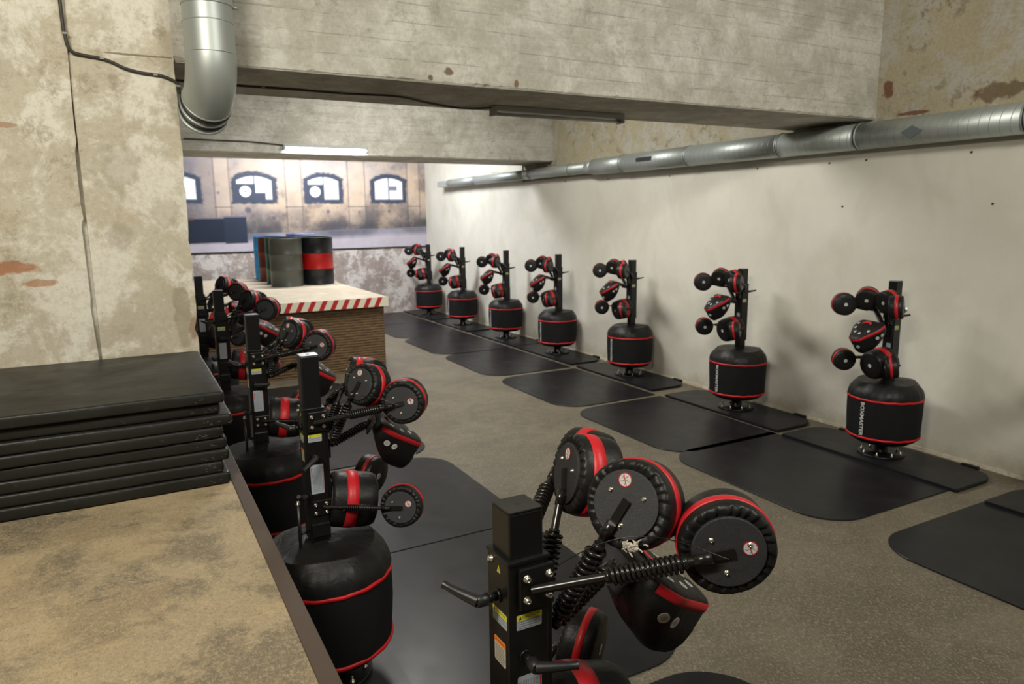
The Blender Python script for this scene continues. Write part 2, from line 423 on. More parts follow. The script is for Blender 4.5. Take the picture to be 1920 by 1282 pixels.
# partition that ends in the pillar edge, with a slightly prouder left leaf and a chipped seam
def partition():
    b = MB()
    n = 46; rnd = random.Random(3)
    def xe(z): return .378 + .002*math.sin(z*7) + rnd.uniform(-.003, .003)
    zs = [1.0+ (3.345-1.0)*i/n for i in range(n+1)]
    xs = [xe(z) for z in zs]
    for i in (1, 2, 3): xs[i+9] -= 0.0
    for k, (zc, d, w) in enumerate(((1.72, .020, .05), (2.02, .012, .06), (2.30, .014, .04), (2.62, .008, .05))):
        for i, z in enumerate(zs):
            if abs(z-zc) < w: xs[i] -= d*(1-abs(z-zc)/w)
    vs = []
    for z, x in zip(zs, xs): vs += [(-.17, 4.95, z), (x, 4.95, z), (x+.001, 6.0, z), (-.17, 6.0, z)]
    fs = []
    for i in range(n):
        a = i*4
        for k in range(4): fs.append((a+k, a+(k+1) % 4, a+4+(k+1) % 4, a+4+k))
    b.add(vs, fs)
    b.box(-.172, .37, 4.951, 6.0, 0, 1.001)
    b.box(-.172, .378, 4.951, 6.0, 3.345, ZC)
    # left leaf with a ragged right edge following the seam
    seam = [(-.150, 5.2), (-.163, 3.62), (-.171, 3.25), (-.178, 2.95), (-.176, 2.85), (-.188, 2.80), (-.190, 2.5), (-.184, 2.42), (-.198, 2.38), (-.194, 1.95), (-.200, 1.9), (-.186, 1.58), (-.184, 0)]
    vs = []; fs = []
    for x, z in seam: vs += [(-6, 4.925, z), (x, 4.925, z), (x-.006, 4.96, z)]
    for i in range(len(seam)-1):
        a = i*3; fs += [(a, a+1, a+4, a+3), (a+1, a+2, a+5, a+4)]
    b.add(vs, fs)
    b.box(-6, -.172, 4.97, 6.0, 0, ZC)
    return b.obj('wall_partition', M_conc_left)
struct(partition())
def beam(name, x0, x1, y0, y1, z0, chips):
    """downstand beam with a chipped lower arris"""
    b = MB(); n = 160; rnd = random.Random(int(y0*10))
    vs = []; fs = []
    for i in range(n+1):
        x = x0+(x1-x0)*i/n; j = max(0, rnd.gauss(0, .004)); j2 = max(0, rnd.gauss(0, .004))
        if rnd.random() < chips: j += rnd.uniform(.006, .02)
        vs += [(x, y0, ZC), (x, y0, z0+.012+j), (x, y0+.010+j, z0), (x, y1-.01-j2, z0), (x, y1, z0+.012+j2), (x, y1, ZC)]
    for i in range(n):
        a = i*6
        for k in range(5): fs.append((a+k, a+6+k, a+7+k, a+1+k))
    fs.append((0, 1, 2, 3, 4, 5)); a = n*6; fs.append((a+5, a+4, a+3, a+2, a+1, a))
    b.add(vs, fs); return struct(b.obj(name, M_beam))
beam('trim_1', .378, XR-.0005, 4.95, 6.02, 3.345, .12)
beam('trim_2', -5.9, XR-.0005, 11.3, 12.4, 3.365, .05)
# raised platform on the left with its brown edge strip
b = MB(); b.box(-5.98, .375, -5.98, 4.924, 0, 1.10, 0); pf = struct(b.obj('floor_platform', [M_platform]))
b = MB(); b.bbox(.3755, .435, -5.98, 4.90, 0.0, 1.104, .004); b.obj('edge_strip', M_strip, pf)
# rubber skirting crack line near the right wall
b = MB(); b.box(XR-.05, XR-.031, -5.9, YB-.02, 0, .035); struct(b.obj('baseboard_right', M_conc_left))

# ------------------------------------------------------------------ printed banner on the back wall
def banner():
    X0, X1, Z0, Z1 = .2, 6.985, 1.675, 4.6
    nx, nz = 560, 240
    rng = np.random.default_rng(5)
    def vn(scale, oct=5, pers=.55, ax=1, az=1):
        out = np.zeros((nz, nx)); amp = 1; tot = 0
        X = np.linspace(X0, X1, nx); Z = np.linspace(Z0, Z1, nz)
        for o in range(oct):
            s = scale*2**o; gx = X*s*ax; gz = Z*s*az
            G = rng.random((int(gz.max())+3, int(gx.max())+3))
            ix = gx.astype(int); iz = gz.astype(int); fx = gx-ix; fz = gz-iz
            fx = fx*fx*(3-2*fx); fz = fz*fz*(3-2*fz)
            a = G[np.ix_(iz, ix)]; b_ = G[np.ix_(iz, ix+1)]; c = G[np.ix_(iz+1, ix)]; d = G[np.ix_(iz+1, ix+1)]
            v = (a*(1-fx)+b_*fx)*(1-fz)[:, None]+(c*(1-fx)+d*fx)*fz[:, None]
            out += amp*v; tot += amp; amp *= pers
        return out/tot
    X, Z = np.meshgrid(np.linspace(X0, X1, nx), np.linspace(Z0, Z1, nz))
    col = np.zeros((nz, nx, 3))
    n1 = vn(1.2); n2 = vn(5, 5, .65); n3 = vn(2.2, 6, .6); n4 = vn(9, 4, .7)
    plaster = np.array([.54, .42, .31]); grey = np.array([.26, .25, .29]); dirt = np.array([.11, .10, .11])
    t = np.clip((n1-.42)*4, 0, 1)[..., None]; col = plaster*(1-t*.45)+grey*t*.45
    u = np.clip((n3-.50)*6, 0, 1)[..., None]; col = col*(1-u*.6)+dirt*u*.55
    u = np.clip((n4-.62)*6, 0, 1)[..., None]; col = col*(1-u*.35)+dirt*u*.35
    def blend(mask, c, a=1.0):
        nonlocal col
        m = (np.clip(mask, 0, 1)*a)[..., None]; col = col*(1-m)+np.array(c)*m
    def soft(d, w): return np.clip(.5-d/w, 0, 1)
    # darker left end, dark upper band
    blend(np.clip((3.0-X)/1.5, 0, 1)*np.clip((Z-1.9)/.4, 0, 1), (.17, .17, .22), .65)
    blend(np.clip((Z-3.30)/.5, 0, 1)*np.clip((n3-.3)*2.5, 0, 1), (.26, .24, .27), .7)
    for cx_, cz_, rx_, rz_ in ((3.6, 3.5, .9, .5), (5.0, 3.5, .8, .45)): blend(np.exp(-((X-cx_)/rx_)**2-((Z-cz_)/rz_)**2), (.80, .74, .70), .40)
    blend(np.clip((Z-3.62)/.35, 0, 1), (.32, .30, .33), .6)
    # pilasters
    for x0, x1 in ((1.95, 2.25), (3.50, 3.85), (4.98, 5.38), (6.50, 6.80)):
        inside = soft(np.abs(X-(x0+x1)/2)-(x1-x0)/2, .03)
        blend(inside*(Z > 2.2), (.60, .48, .37), .55)
        for xe in (x0-.02, x1+.0): blend(soft(np.abs(X-xe)-.012, .03)*(Z > 1.95), (.15, .13, .13), .7)
        blend(soft(np.maximum(np.abs(X-(x0+x1)/2)-(x1-x0)/2-.05, np.abs(Z-2.68)-.012), .02), (.13, .12, .12), .7)
        blend(soft(np.maximum(np.abs(X-(x0+x1)/2)-(x1-x0)/2+.04, np.abs(Z-2.3)-.32), .03), (.42, .35, .29), .4)
        blend(soft(np.maximum(np.abs(X-(x0+x1)/2)-.25, np.abs(Z-3.78)-.03), .03), (.12, .11, .12), .6)
    # dirty band low on the wall, then the floor of the printed hall
    ground = 2.02+.02*X
    blend(np.clip(1-(Z-ground)/.62, 0, 1)**.8*np.clip((n3-.26)*3.6, 0, 1), (.06, .06, .07), .92)
    blend(np.clip(1-np.abs(Z-ground-.10)/.16, 0, 1)*np.clip((n1-.2)*3, 0, 1), (.07, .07, .085), .7)
    blend(soft(Z-ground, .05), (.30, .29, .34), 1)
    blend(soft(Z-ground, .05)*np.clip((n1-.4)*3, 0, 1), (.12, .12, .15), .7)
    blend(soft(Z-(ground-.16), .12), (.55, .50, .55), .7)
    blend(soft(Z-ground, .05)*np.clip((Z-ground+.22)/.2, 0, 1)*np.clip((n1-.25)*2.2, 0, 1), (.10, .10, .13), .8)
    # scattered holes
    for hx, hz, hr in ((2.62, 2.62, .07), (3.18, 2.42, .05), (4.45, 2.56, .04), (5.98, 2.56, .04), (5.22, 2.55, .03), (2.0, 3.0, .03)):
        blend(soft(np.hypot(X-hx, Z-hz)-hr*(.6+.8*n4), .04), (.10, .10, .13), .8)
    # windows
    for x0, x1, kind in ((.50, 1.62, 1), (2.33, 3.24, 2), (3.93, 4.80, 3), (5.56, 6.42, 1)):
        cx = (x0+x1)/2; hw = (x1-x0)/2; zt = 3.44; zb = 2.80
        arch = zt-.13*((X-cx)/hw)**2
        d = np.maximum.reduce([np.abs(X-cx)-hw, zb-Z, Z-arch])
        blend(soft(d-.045+.09*(n4-.5), .05), (.045, .06, .10), .97)
        dg = np.maximum.reduce([np.abs(X-cx)-hw+.075, zb+.055-Z, Z-arch+.07])
        glass = soft(dg, .03)
        bars = soft(np.abs(X-cx)-.018, .02)
        for q in (-.5, .5): bars = np.maximum(bars, .45*soft(np.abs(X-cx-q*hw)-.006, .015))
        for q in (3.0, 3.18, 3.3): bars = np.maximum(bars, .4*soft(np.abs(Z-q)-.006, .015))
        solid = np.zeros_like(X)
        if kind == 2:
            solid = soft(np.maximum(X-cx-.02, Z-3.20), .02)
            solid = np.maximum(solid, soft(np.maximum(np.abs(X-cx-.12)-.12, Z-3.0), .02))
            solid *= 1-soft(np.hypot(X-cx+.20, Z-3.03)-.125, .02)
        if kind == 3:
            solid = soft(np.maximum(X-cx-.01, Z-3.20), .02)
            solid *= 1-soft(np.hypot(X-cx+.20, Z-3.03)-.125, .02)
        if kind == 1: solid = soft(np.maximum(np.abs(X-cx-.11)-.10, np.abs(Z-3.12)-.05), .03)*.85
        blend(glass*(1-bars*.85)*(1-solid), (.93, .96, 1.0), 1)
        if kind in (2, 3): blend(soft(np.hypot(X-cx+.20, Z-3.03)-.02, .02), (.05, .06, .1), .9)
    # the dark trough standing on the printed floor at the left
    for x0, x1, zt, c in ((.3, 2.10, 2.44, (.016, .024, .042)), (2.08, 2.56, 2.47, (.024, .034, .058))):
        blend(soft(np.maximum(np.maximum(x0-X, X-x1), np.maximum(1.86+.06*(X-x0)*.3-Z, Z-zt)), .03), c, 1)
        blend(soft(np.maximum(np.maximum(x0-X, X-x1), np.abs(Z-zt)-.015), .02), (.20, .17, .24), .9)
    blend(soft(np.maximum(X-1.45, np.abs(Z-2.42)-.03), .02), (.16, .07, .04), .8)
    col *= (.88+.24*n2[..., None]); col = np.clip(col, 0, 1)
    vs = np.stack([X, np.full_like(X, YB-.02), Z], -1).reshape(-1, 3)
    idx = np.arange(nz*nx).reshape(nz, nx)
    q = np.stack([idx[:-1, :-1], idx[:-1, 1:], idx[1:, 1:], idx[1:, :-1]], -1).reshape(-1, 4)
    me = bpy.data.meshes.new('wall_banner'); me.from_pydata(vs.tolist(), [], q.tolist())
    at = me.color_attributes.new('print', 'FLOAT_COLOR', 'POINT')
    rgba = np.concatenate([col.reshape(-1, 3), np.ones((nx*nz, 1))], 1).astype(np.float32)
    at.data.foreach_set('color', rgba.ravel())
    # thin hem and back so the print has a body
    t = NT('banner_print'); a = t.node('ShaderNodeVertexColor'); a.layer_name = 'print'
    me.materials.append(t.done(a.outputs[0], .45, 0, None, .3)); me.update()
    root = empty('wall_banner', ((X0+X1)/2, YB-.02, Z0))
    o = bpy.data.objects.new('printed_face', me); C.objects.link(o); o.parent = root; o.location = (-root.location.x, -root.location.y, -root.location.z)
    b = MB(); b.box(X0, X1, YB-.018, YB-.002, Z0, Z1); h = b.obj('backing_board', M_clip, root); h.location = o.location.copy()
    b = MB(); b.box(X0, X1, YB-.03, YB-.0201, Z0-.02, Z0+.004); h = b.obj('bottom_hem', M_dark, root); h.location = o.location.copy()
    tag(root, 'wide printed banner of an old factory hall with arched windows on the back wall', 'banner')
banner()

# ------------------------------------------------------------------ punching machine
PADS = {  # name: back centre, normal (yaw, pitch) in degrees, radius, thickness, red band (from, to)
    'near_hook': ((.370, -.293, 1.668), 55, 0, .108, .110, (.26, .48)),
    'near_jab': ((.221, -.121, 1.745), 28, -17, .105, .118, (.34, .56)),
    'far_jab': ((.235, .145, 1.732), -13, -12, .106, .115, (.22, .52)),
    'far_hook': ((.350, .315, 1.690), -62, -4, .108, .110, (.28, .52)),
    'near_body': ((.350, -.270, 1.132), 58, -8, .105, .10, (.45, .66)),
    'far_body': ((.335, .30, 1.140), -52, -8, .105, .10, (.45, .66)),
}
def rotv(yaw, pitch):
    y = math.radians(yaw); p = math.radians(pitch)
    return Vector((math.cos(y)*math.cos(p), math.sin(y)*math.cos(p), math.sin(p)))
_cache = {}
def screw(parent, loc, n, r=.0055, h=.006, name='bolt'):
    """socket cap screw"""
    key = ('screw', round(r, 4), round(h, 4))
    if key not in _cache:
        b = MB()
        b.lathe([(r*1.5, 0), (r*1.5, h*.18), (r*1.05, h*.2), (r*1.05, h*.9), (r*.9, h), (r*.5, h), (r*.45, h*.55), (0, h*.5)], 14)
        _cache[key] = b.mesh('bolt', [M_steel])
    o = bpy.data.objects.new(name, _cache[key]); C.objects.link(o); o.parent = parent; o.matrix_local = frame(loc, n); o['fine'] = 1
    return o
def dot_mesh(r):
    b = MB(); b.lathe([(r, -.002), (r, .0008), (r*.97, .0012), (r*.45, .0012)], 20, 0, None, False, caps=False)
    b.lathe([(r*.45, .0013), (r*.30, .0014)], 16, 1, None, False, caps=False); b.lathe([(r*.30, .0013), (0, .0014)], 16, 0, None, False)
    b.box(-r*.08, r*.08, -r*.2, r*.2, .0014, .0017, 1)
    return b.mesh('target_dot', [M_white, M_dotgrey])
def pad_body(r, t, seed=0):
    """flat drum-shaped leather pad with a gathered back rim; back at z=0, punching face at z=t"""
    rnd = random.Random(seed); NP = 26
    ph = [rnd.uniform(-.5, .5) for _ in range(5)]
    prof = [(r*.70, .001), (r*.76, -.003), (r*.82, -.005), (r*.88, -.0055), (r*.94, -.003), (r*.98, .003), (r, .014), (r*1.003, t*.25), (r*1.006, t*.5), (r*1.003, t*.75), (r*.99, t-.014), (r*.965, t-.005), (r*.90, t), (r*.5, t+.002), (0, t+.003)]
    amp = [.1, 1, 1, 1, .9, .55, .12, 0, 0, 0, 0, 0, 0, 0, 0]
    def wob(i, a):
        ph_ = (NP*a/2+.7*math.sin(3*a+ph[0])+.5*math.sin(7*a+ph[3]) - i*.22) % PI
        k = amp[i]*(1-(ph_/PI)**.55)                      # one-sided fold: sharp crease, long slope
        return (.0015*k+.001*math.sin(4*a+ph[2]), .0080*k)
    b = MB(); b.lathe(prof, 156, 0, None, True, wob); return b
def make_pad(root, key, mach_seed=0):
    cpos, yaw, pitch, r, t, band = PADS[key]
    n = rotv(yaw, pitch); M = frame(cpos, n)
    name = {'near_hook': 'hook_pad', 'far_hook': 'hook_pad', 'near_jab': 'jab_pad', 'far_jab': 'jab_pad', 'near_body': 'body_hook_pad', 'far_body': 'body_hook_pad'}[key]
    pad = pad_body(r, t, hash(key) % 97 if False else sum(map(ord, key))).obj(name, [M_vinyl], root, M); pad['carriage'] = 1
    b = MB(); b.lathe([(r*.99, t*band[0]-.001), (r+.0022, t*band[0]), (r+.0028, t*(band[0]+band[1])/2), (r+.0022, t*band[1]), (r*.99, t*band[1]+.001)], 64)
    b.obj('red_band', M_red, pad)
    b = MB(); b.lathe([(r*.75, .004), (r*.76, -.002), (r*.755, -.0075), (r*.74, -.0085), (0, -.0085)], 48, 0, None, False)
    # flat tongue of the arm welded across the plate
    pl = b.obj('back_plate', M_plate, pad)
    o = bpy.data.objects.new('target_dot', dot_mesh(.0165)); C.objects.link(o); o.parent = pad; o.matrix_local = Matrix.Translation((0, 0, t+.003))
    return pad, M, n, r, t
def sticker(pad, x, y, r=.0165):
    """round no-bare-hands sticker on the back plate"""
    b = MB(); rnd = random.Random(int(x*1000)+3)
    b.lathe([(r, 0), (r, .0006), (r*.88, .0007)], 28, 1, None, False, caps=False); b.lathe([(r*.88, .0006), (0, .0007)], 28, 0, None, False)
    b.box(-r*.06, r*.06, -r*.9, r*.9, .0009, .0012, 1, Matrix.Rotation(.35, 4, 'Z'))
    for i in range(5):
        a = i*1.25+.3; b.tube([(r*.15*math.cos(a), r*.15*math.sin(a), .0008), (r*.45*math.cos(a+.3), r*.45*math.sin(a+.3), .0009), (r*.7*math.cos(a), r*.7*math.sin(a), .0008)], r*.045, 4, 2)
    o = b.obj('warning_sticker', [M_white, M_redink, M_inkgrey], pad, Matrix.Translation((x, y, -.0087)) @ Matrix.Rotation(PI, 4, 'X')); o['fine'] = 1
def helix(p0, p1, R, wire, turns, taper=True):
    p0 = Vector(p0); p1 = Vector(p1); d = (p1-p0); L = d.length; d.normalize()
    Q = d.to_track_quat('Z', 'Y').to_matrix(); N = int(turns*14)
    pts = [p0+Q @ Vector((R*math.cos(2*PI*turns*i/N), R*math.sin(2*PI*turns*i/N), L*i/N)) for i in range(N+1)]
    b = MB(); b.tube(pts, wire, 6); return b
def make_arm(root, mount, M, n, r, s0=.30, s1=.78, R=.0165, rod=.0100, bend=None, strap=True, turns=13, tongue=.06):
    """rod from the sleeve, coil spring, then a flat tongue bolted to the pad's back plate"""
    C0 = M.translation; mount = Vector(mount)
    d = (mount-C0); u = (d-n*d.dot(n)).normalized()
    tip = C0-n*.010; K = C0+u*tongue-n*.020
    pts = [mount]+([Vector(bend)] if bend else [])+[K]
    a = MB(); a.tube(pts, rod, 12, 0)
    # tongue
    w = n.cross(u).normalized(); L = (tip-K).length
    F = Matrix((u, w, n)).transposed().to_4x4(); F.translation = C0
    a.box(-.012, tongue+.006, -.010, .010, -.0165, -.0085, 0, F)
    a.cyl(K+(mount-K).normalized()*-.012, K+(mount-K).normalized()*.03, rod*1.18, 12)
    start = pts[-2]
    A = start.lerp(K, s0); B = start.lerp(K, s1)
    a.cyl(A.lerp(B, -.08), A, rod*1.35, 12, 0); a.cyl(B, B.lerp(A, -.08), rod*1.35, 12, 0)
    arm = a.obj('pad_arm', M_spring, root); arm['carriage'] = 1
    sp = helix(A, B, R, R*.29, turns).obj('coil_spring', M_spring, arm)
    s = screw(arm, A.lerp(B, -.06)+Vector((0, 0, -.012)), (0, -.5, -1), .0045, .006)
    return arm

def label(parent, name, M, w, h, kind):
    b = MB(); rr = min(w, h)*.08
    out = rounded([(-w/2, -h/2), (w/2, -h/2), (w/2, h/2), (-w/2, h/2)], rr, 3)
    if kind in ('caution', 'warning'):
        hd = .36 if kind == 'caution' else .22; top = 3 if kind == 'caution' else 4; body = 0 if kind == 'caution' else 5
        b.prism(out, 0, .0004, body)
        b.prism(rounded([(-w/2, h/2-h*hd), (w/2, h/2-h*hd), (w/2, h/2), (-w/2, h/2)], [.0002, .0002, rr, rr], 3), .0004, .0007, top)
        vs, fs = text_mesh('CAUTION' if kind == 'caution' else 'WARNING', h*hd*(.80 if kind == 'caution' else .5))
        b.add(vs, fs, 1, Matrix.Translation((w*.07, h/2-h*hd/2, .0009)))
        tx = -w*.36; ty = h/2-h*hd/2; q = h*hd*(.32 if kind == 'caution' else .26)
        b.prism([(tx-q, ty-q), (tx+q, ty-q), (tx, ty+q*.9)], .0007, .0009, 1)
        y = h/2-h*hd-h*.09; k = 0; rnd = random.Random(4)
        step = h*.15 if kind == 'caution' else h*.062
        while y > -h/2+h*.05:
            b.box(-w*.44, w*(.44-rnd.choice((0, .03, .10, .3 if kind == 'caution' else .06))), y-step*.16, y+step*.12, .0004, .0007, 1 if kind == 'warning' else 2); y -= step
    elif kind == 'data':
        b.prism(out, 0, .0004, 0); rnd = random.Random(9)
        for i in range(11):
            x = -w*.34+i*w*.068
            y = h*.42
            while y > -h*.42:
                l = rnd.uniform(.05, .13)*h; b.box(x-w*.012, x+w*.014, max(y-l, -h*.44), y, .0004, .0006, 2); y -= l+h*.012
        b.box(-w*.45, -w*.38, h*.10, h*.40, .0004, .0007, 6); b.box(w*.42, w*.46, -h*.42, h*.42, .0004, .0007, 6)
    elif kind == 'plain':
        b.prism(out, 0, .0004, 0)
        for i in range(6): b.box(-w*.4, w*.38, -h*.38+i*h*.13, -h*.34+i*h*.13, .0004, .0006, 2)
    elif kind == 'triangle':
        b.prism([(-w/2, -h/2), (w/2, -h/2), (0, h/2)], 0, .0004, 3)
        b.prism([(-w*.1, -h*.1), (w*.14, -h*.02), (-w*.02, h*.22)], .0004, .0006, 1); b.prism([(-w*.16, -h*.34), (w*.2, -h*.3), (0, -h*.16)], .0004, .0006, 1)
    o = b.obj(name, [M_label, M_ink, M_inkgrey, M_yellow, M_orange, M_cream, M_redink], parent, M)
    return o

def lever(parent, base, n, direction, L=.085, shaft=.055):
    """clamping lever: threaded boss, hub and tapering grip"""
    base = Vector(base); n = Vector(n).normalized(); d = Vector(direction).normalized()
    b = MB()
    b.cyl(base, base+n*.006, .016, 16, 1); b.cyl(base+n*.006, base+n*(shaft*.55), .0105, 14, 1)
    b.cyl(base+n*(shaft*.50), base+n*shaft*1.05, .0155, 16, 0, None, .0145, .002)
    h = base+n*shaft*.95; e = h+d*L+n*.012
    N = 8; pts = [h.lerp(e, i/N)+n*(.010*math.sin(PI*i/N*.5)) for i in range(N+1)]
    b.tube(pts, lambda t: .0150-.0070*t+.003*max(0, t-.9)*8, 10, 0)
    b.cyl(base+n*(shaft*1.05), base+n*(shaft*1.08), .006, 10, 2)
    o = b.obj('clamp_lever', [M_plastic, M_paint, M_steel], parent); return o

def make_machine():
    root = empty('boxing_machine')
    # ---- fixed parts
    DX = .022
    b = MB()
    b.lathe([(.205, .034), (.215, .036), (.215, .046), (.205, .049), (.075, .049), (.066, .056), (.062, .064), (.062, .24)], 40, 0, Matrix.Translation((DX, 0, 0)))
    base = b.obj('base_flange', M_paint, root)
    for k in range(8):
        a = 2*PI*(k+.5)/8; m = MB(); m.lathe([(.015, 0), (.015, .003), (.011, .003), (.011, .012), (.0065, .014), (.0065, .030), (.005, .032), (0, .032)], 8)
        m.obj('anchor_bolt', M_steel, base, Matrix.Translation((DX+.175*math.cos(a), .175*math.sin(a), .048)))
    # black board the flange is bolted to, rounded at the wall side
    ol = rounded([(.36, -1.0), (.36, 1.0), (-.25, 1.0), (-.335, .62), (-.335, -.62), (-.25, -1.0)], [.02, .02, .26, .22, .22, .26], 8)
    b = MB(); b.prism(ol, .012, .030); b.prism([(x*.985+.003, y*.99) for x, y in ol], .030, .034)
    b.box(-.362, -.32, -.78, -.62, .012, .045); b.box(-.362, -.32, .62, .78, .012, .045)
    b.obj('base_board', M_rubber, root)
    # bag
    rnd = random.Random(11)
    prof = [(.07, .165), (.19, .166), (.255, .178), (.300, .205), (.324, .238), (.329, .250), (.330, .30), (.334, .38), (.337, .46), (.338, .54), (.337, .60), (.338, .622), (.337, .642), (.333, .668), (.322, .700), (.300, .732), (.276, .757), (.262, .770), (.258, .776), (.254, .775), (.20, .785), (.10, .790), (.062, .790)]
    def wob(i, a):
        z = prof[i][1]
        if .625 < z < .74: k = math.sin(PI*(z-.625)/.115); return (.0035*k*math.sin(31*a+2*math.sin(5*a)) + .002*math.sin(13*a), .0025*math.sin(9*a)*k)
        if z > .74: return (.004*math.sin(5*a+1)*(1 if i < 20 else 0), .006*math.sin(3*a+.5)*(1 if i < 21 else .3))
        return (.0022*math.sin(6*a+z*9)+.0015*math.sin(11*a-z*14), 0)
    mis = [0]*5+[1]*6+[0]*12
    b = MB(); b.lathe(prof, 96, 0, Matrix.Translation((DX, 0, 0)), True, wob, mis)
    bag = b.obj('floor_bag', [M_vinyl, M_fabric], root)
    for zc, rr in ((.246, .330), (.622, .3385)):
        b = MB(); pts = [(DX+(rr+.0008)*math.cos(2*PI*k/96), (rr+.0008)*math.sin(2*PI*k/96), zc+.0018*math.sin(17*2*PI*k/96)) for k in range(97)]
        vs = []; fs = []
        for k, p in enumerate(pts):
            a = 2*PI*k/96; w = .0112
            for dz, dr in ((-w, -.004), (-w*.8, .003), (0, .005), (w*.8, .003), (w, -.004)): vs.append((p[0]+dr*math.cos(a), p[1]+dr*math.sin(a), p[2]+dz))
        for k in range(96):
            for j in range(4): fs.append((k*5+j, k*5+5+j, k*5+6+j, k*5+1+j))
        b.add(vs, fs, 0, None, True); b.obj('red_piping', M_piping, bag)
    vs, fs = text_mesh('BOXMASTER', .052, 0, .022)
    xs = [v.x for v in vs]; sx = .335/(max(xs)-min(xs)); b = MB(); out = []
    for v in vs:
        a = v.y*1.0/.34; z = .434-(v.x*sx)
        out.append((DX+.3410*math.cos(a), .3410*math.sin(a), z))
    b.add(out, fs); t_ = b.obj('vertical_lettering', M_white, bag); t_['label'] = 'white vertical lettering on black bag'
    # small red emblem on the shoulder of the bag
    b = MB(); em = [(-.020, -.012), (-.004, -.030), (.006, -.022), (-.002, -.006), (.014, -.010), (.020, .004), (.006, .006), (.014, .022), (.004, .032), (-.004, .016), (-.014, .010), (-.008, .0)]
    vs = [];
    for x, y in em:
        a = x*1.4/.32; z = .672+y*.9; rr = .330-(z-.672)*.55+.006; vs.append((DX+rr*math.cos(a), rr*math.sin(a), z))
    b.add(vs, [tuple(range(len(vs)))]); em_ = b.obj('red_emblem', M_piping, bag); em_['left_only'] = 1
    # inner post
    b = MB(); b.bbox(-.044, .044, -.044, .044, .70, 1.745, .006, 0, None, 3, .003); post = b.obj('inner_post', M_paint, root)
    b = MB(); b.bbox(-.044, .044, -.044, .044, 1.7451, 1.750, .006, 0, None, 3, .002); b.lathe([(.008, 1.7501), (.006, 1.7503), (0, 1.7502)], 12, 1)
    b.obj('post_cap', [M_cap, M_dark], post)
    # ---- sliding sleeve
    b = MB(); b.bbox(-.053, .053, -.053, .053, .955, 1.632, .005, 0, None, 2, .002)
    for s in (-1, 1): b.bbox(-.030, .060, s*.060-.006, s*.060+.006, 1.520, 1.620, .003)          # clamp plates
    for s in (-1, 1): b.bbox(-.035, .062, s*.058-.004, s*.058+.004, 1.085, 1.165, .003)
    b.bbox(.050, .068, -.045, .045, 1.08, 1.60, .004)                                             # front carrier plate
    b.bbox(.060, .082, -.020, .020, 1.36, 1.46, .004)
    b.bbox(-.055, .055, -.056, .056, 1.628, 1.638, .002)
    b.cyl((-.10, -.045, .80), (-.10, -.045, 1.16), .009, 12); b.cyl((-.10, -.045, 1.00), (-.05, -.02, 1.00), .007, 8)
    b.bbox(-.045, .045, -.075, -.053, .98, 1.05, .004)
    sl = b.obj('sliding_sleeve', M_paint, root); sl['carriage'] = 1
    for s in (-1, 1):
        for x in (-.013, .045):
            for z in (1.597, 1.545): screw(sl, (x, s*.066, z), (0, s, 0), .0062, .011)
        for x in (-.018, .036):
            for z in (1.145, 1.10): screw(sl, (x, s*.062, z), (0, s, 0), .0062, .010)
    screw(sl, (-.10, -.045, 1.16), (0, 0, 1), .008, .014); screw(sl, (-.053, .03, 1.615), (-1, 0, .2), .006, .009)
    label(sl, 'caution_label', frame((0, -.0532, 1.486), (0, -1, 0)), .066, .037, 'caution')['label'] = 'yellow and grey caution label facing sideways'
    label(sl, 'caution_label', frame((-.0532, -.009, 1.486), (-1, 0, 0)), .070, .036, 'caution')['label'] = 'yellow and grey caution label facing the back'
    label(sl, 'warning_label', frame((-.0532, -.008, 1.398), (-1, 0, 0)), .055, .062, 'warning')['label'] = 'orange and cream warning label'
    label(sl, 'data_label', frame((0, -.0532, 1.275), (0, -1, 0)), .064, .150, 'data')['label'] = 'tall grey data label'
    label(sl, 'hazard_triangle', frame((-.0532, -.006, 1.605), (-1, 0, 0)), .016, .018, 'triangle')['label'] = 'small yellow hazard triangle'
    label(sl, 'data_label', frame((.010, .0532, 1.44), (0, 1, 0)), .060, .040, 'caution')
    label(sl, 'data_label', frame((.0685, .02, 1.50), (1, 0, 0)), .045, .05, 'plain'); label(sl, 'data_label', frame((.0685, .02, 1.27), (1, 0, 0)), .045, .045, 'plain')
    lever(sl, (-.053, -.004, 1.538), (-1, 0, 0), (-.35, .93, .22), .085)
    lever(sl, (-.012, -.053, 1.400), (0, -1, 0), (.93, -.30, .10), .085)
    lever(sl, (-.045, -.053, 1.20), (-.8, -.6, 0), (-.2, -.5, .8), .03, .05)
    # ---- pads and arms
    info = {k: make_pad(root, k) for k in PADS}
    for k, (x, y) in {'near_hook': (-.045, .012), 'near_jab': (.008, .055), 'far_jab': (.01, .05), 'far_hook': (0, .05), 'near_body': (-.04, .02), 'far_body': (-.03, .04)}.items():
        pad = info[k][0]; pl = [c for c in pad.children if c.name.startswith('back_plate')][0]
        # sticker x is mirrored because the plate is seen from behind
        sticker(pad, x, y)
        for j in range(3):
            a = .6+2*PI*j/3; screw(pad, (.048*math.cos(a), .048*math.sin(a), -.0085), (0, 0, -1), .0038, .006)
    P = info['near_hook']; make_arm(root, (-.002, -.070, 1.568), P[1], P[2], P[3], .46, .86, .0178, .0110, turns=14, tongue=.050)
    P = info['near_jab']; make_arm(root, (.085, -.030, 1.440), P[1], P[2], P[3], .12, .78, .0205, .0105, turns=12, tongue=.062)
    P = info['far_jab']; make_arm(root, (.085, .030, 1.480), P[1], P[2], P[3], .10, .60, .0200, .0105, turns=10, tongue=.055)
    P = info['far_hook']; make_arm(root, (.030, .070, 1.560), P[1], P[2], P[3], .40, .82, .0180, .0100, turns=11)
    P = info['near_body']; make_arm(root, (.020, -.064, 1.128), P[1], P[2], P[3], .34, .74, .0135, .0085, turns=13)
